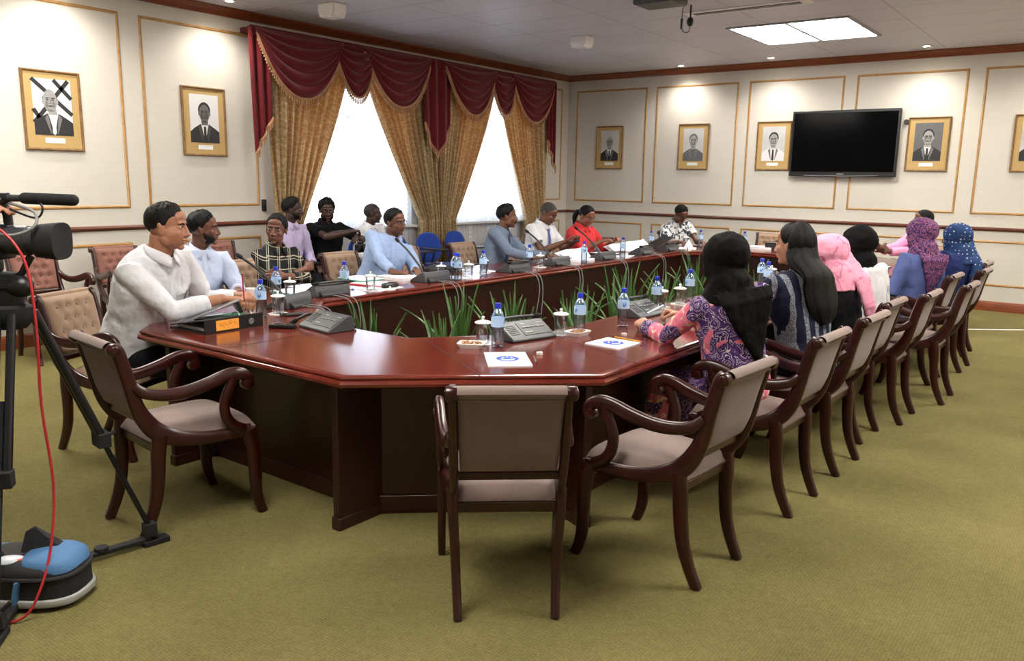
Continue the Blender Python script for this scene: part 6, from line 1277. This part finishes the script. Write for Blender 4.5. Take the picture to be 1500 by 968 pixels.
person('person in steel blue shirt and purple patterned headscarf leaning on the table', (-1.37, 7.30, SZ), (-1.34, 7.30, 1.19), 165, yaw=172, tyaw=145, pitch=4, bulk=1.04, female=True, skin_='skin_medium', top='steel_blue_shirt', sleeve=0.9, hijab=('purple_print_scarf', 'tail'), collar=False, voxel=0.0055, seed=18)
person('person in navy top and dotted blue headscarf, farthest of the right row', (-1.24, 8.0, SZ), (-1.2, 8.1, 1.125), 170, yaw=175, tyaw=150, pitch=4, bulk=1.05, female=True, skin_='skin_medium', top='navy_cloth', sleeve=0.9, hijab=('dotted_blue_scarf', 'side'), collar=False, voxel=0.006, seed=19)
person('person in pink shirt and glasses with clasped hands at the far right corner', (-1.96, 10.32, SZ), (-1.86, 10.24, 1.19), 205, yaw=225, tyaw=215, pitch=2, skin_='skin_brown', hair=('hair_black', 'short_thin'), top='pink_shirt', sleeve=0.92, glasses='metal_rim', voxel=0.006, seed=20,
       hands=(H(1, (-2.14, 9.70, 0.86), (-0.3, -0.6, 0.45), (-0.9, 0.3, 0.2), 0.9, elbow=(-0.6, 0.3, -0.9)), H(-1, (-2.06, 9.66, 0.86), (-0.5, -0.4, 0.45), (0.7, -0.5, 0.2), 0.9, elbow=(0.6, -0.5, -0.9))))
# the camera operator stands outside the frame, one hand on the camera's handle
person('person behind the video camera, only fingertips showing at the left edge', (-3.83, 0.83, 0.95), (-3.76, 0.88, 1.62), 38, yaw=37, tyaw=37, skin_='skin_light', lip='lip_light', top='black_cloth', sleeve=-0.1, standing=True, voxel=0.006, seed=21,
       hands=(H(1, (-3.35, 1.19, 1.455), (0.80, 0.60, 0.1), (0, 0, -1), 0.35), H(-1, (-3.55, 1.25, 1.18), (0.7, 0.3, 0), (0, 0, -1), 0.7)))

# things held in hands
def held(name, label, cat, p, d, L, m, tip=None, r=0.0042):
    d = unit(d); t = thing(name, label, cat, p); w = MB(); w.tube([-d * L / 2, d * L * 0.38], r, 8); w.build('barrel', m, t); w = MB(); w.tube([d * L * 0.38, d * L / 2], [r, 0.0008], 8); w.build('tip', tip or m, t); w = MB(); w.tube([-d * L * 0.55, -d * L * 0.5], r * 1.05, 8); w.build('end_cap', tip or m, t)
held('pencil', 'dark red pencil held upright by the heavy person in white', 'pencil', (-4.03, 2.80, 0.93), (0.05, 0.0, -1), 0.16, 'pencil_red', 'ink')
held('ballpoint_pen', 'white and blue pen held in the right hand of the paisley sleeve', 'pen', (-2.20, 4.36, 0.825), (-0.25, -0.85, -0.25), 0.16, 'paper', 'cap_blue')
held('pencil', 'thin dark pencil held in the left hand of the paisley sleeve', 'pencil', (-2.25, 4.02, 0.85), (0.5, -0.2, -0.6), 0.15, 'ink', 'ink')
t = thing('photo_camera', 'black photo camera in the lap of the bearded person in black', 'camera', (-6.74, 6.2, 0.80), 0.2)
MB().box((0, 0, 0), (0.07, 0.13, 0.09)).build('body', 'black_plastic', t, bevel=0.012, seg=3); MB().lathe([(0.03, 0), (0.035, 0.01), (0.035, 0.06), (0.03, 0.065), (0.026, 0.06), (0.001, 0.055)], (0.035, 0, 0), 20, axis=(1, 0, 0)).build('lens', 'lens_glass', t); MB().box((0, 0, 0.055), (0.05, 0.05, 0.03)).build('viewfinder', 'black_plastic', t, bevel=0.006)
t = thing('mobile_phone', 'grey mobile phone held by the person in white shirt and blue tie', 'phone', (-4.82, 7.60, 0.925), 0.6); MB().box((0, 0, 0), (0.08, 0.15, 0.009)).build('housing', 'dark_grey_plastic', t, bevel=0.003); MB().box((0, 0, 0.005), (0.07, 0.138, 0.002)).build('screen', 'lens_glass', t)
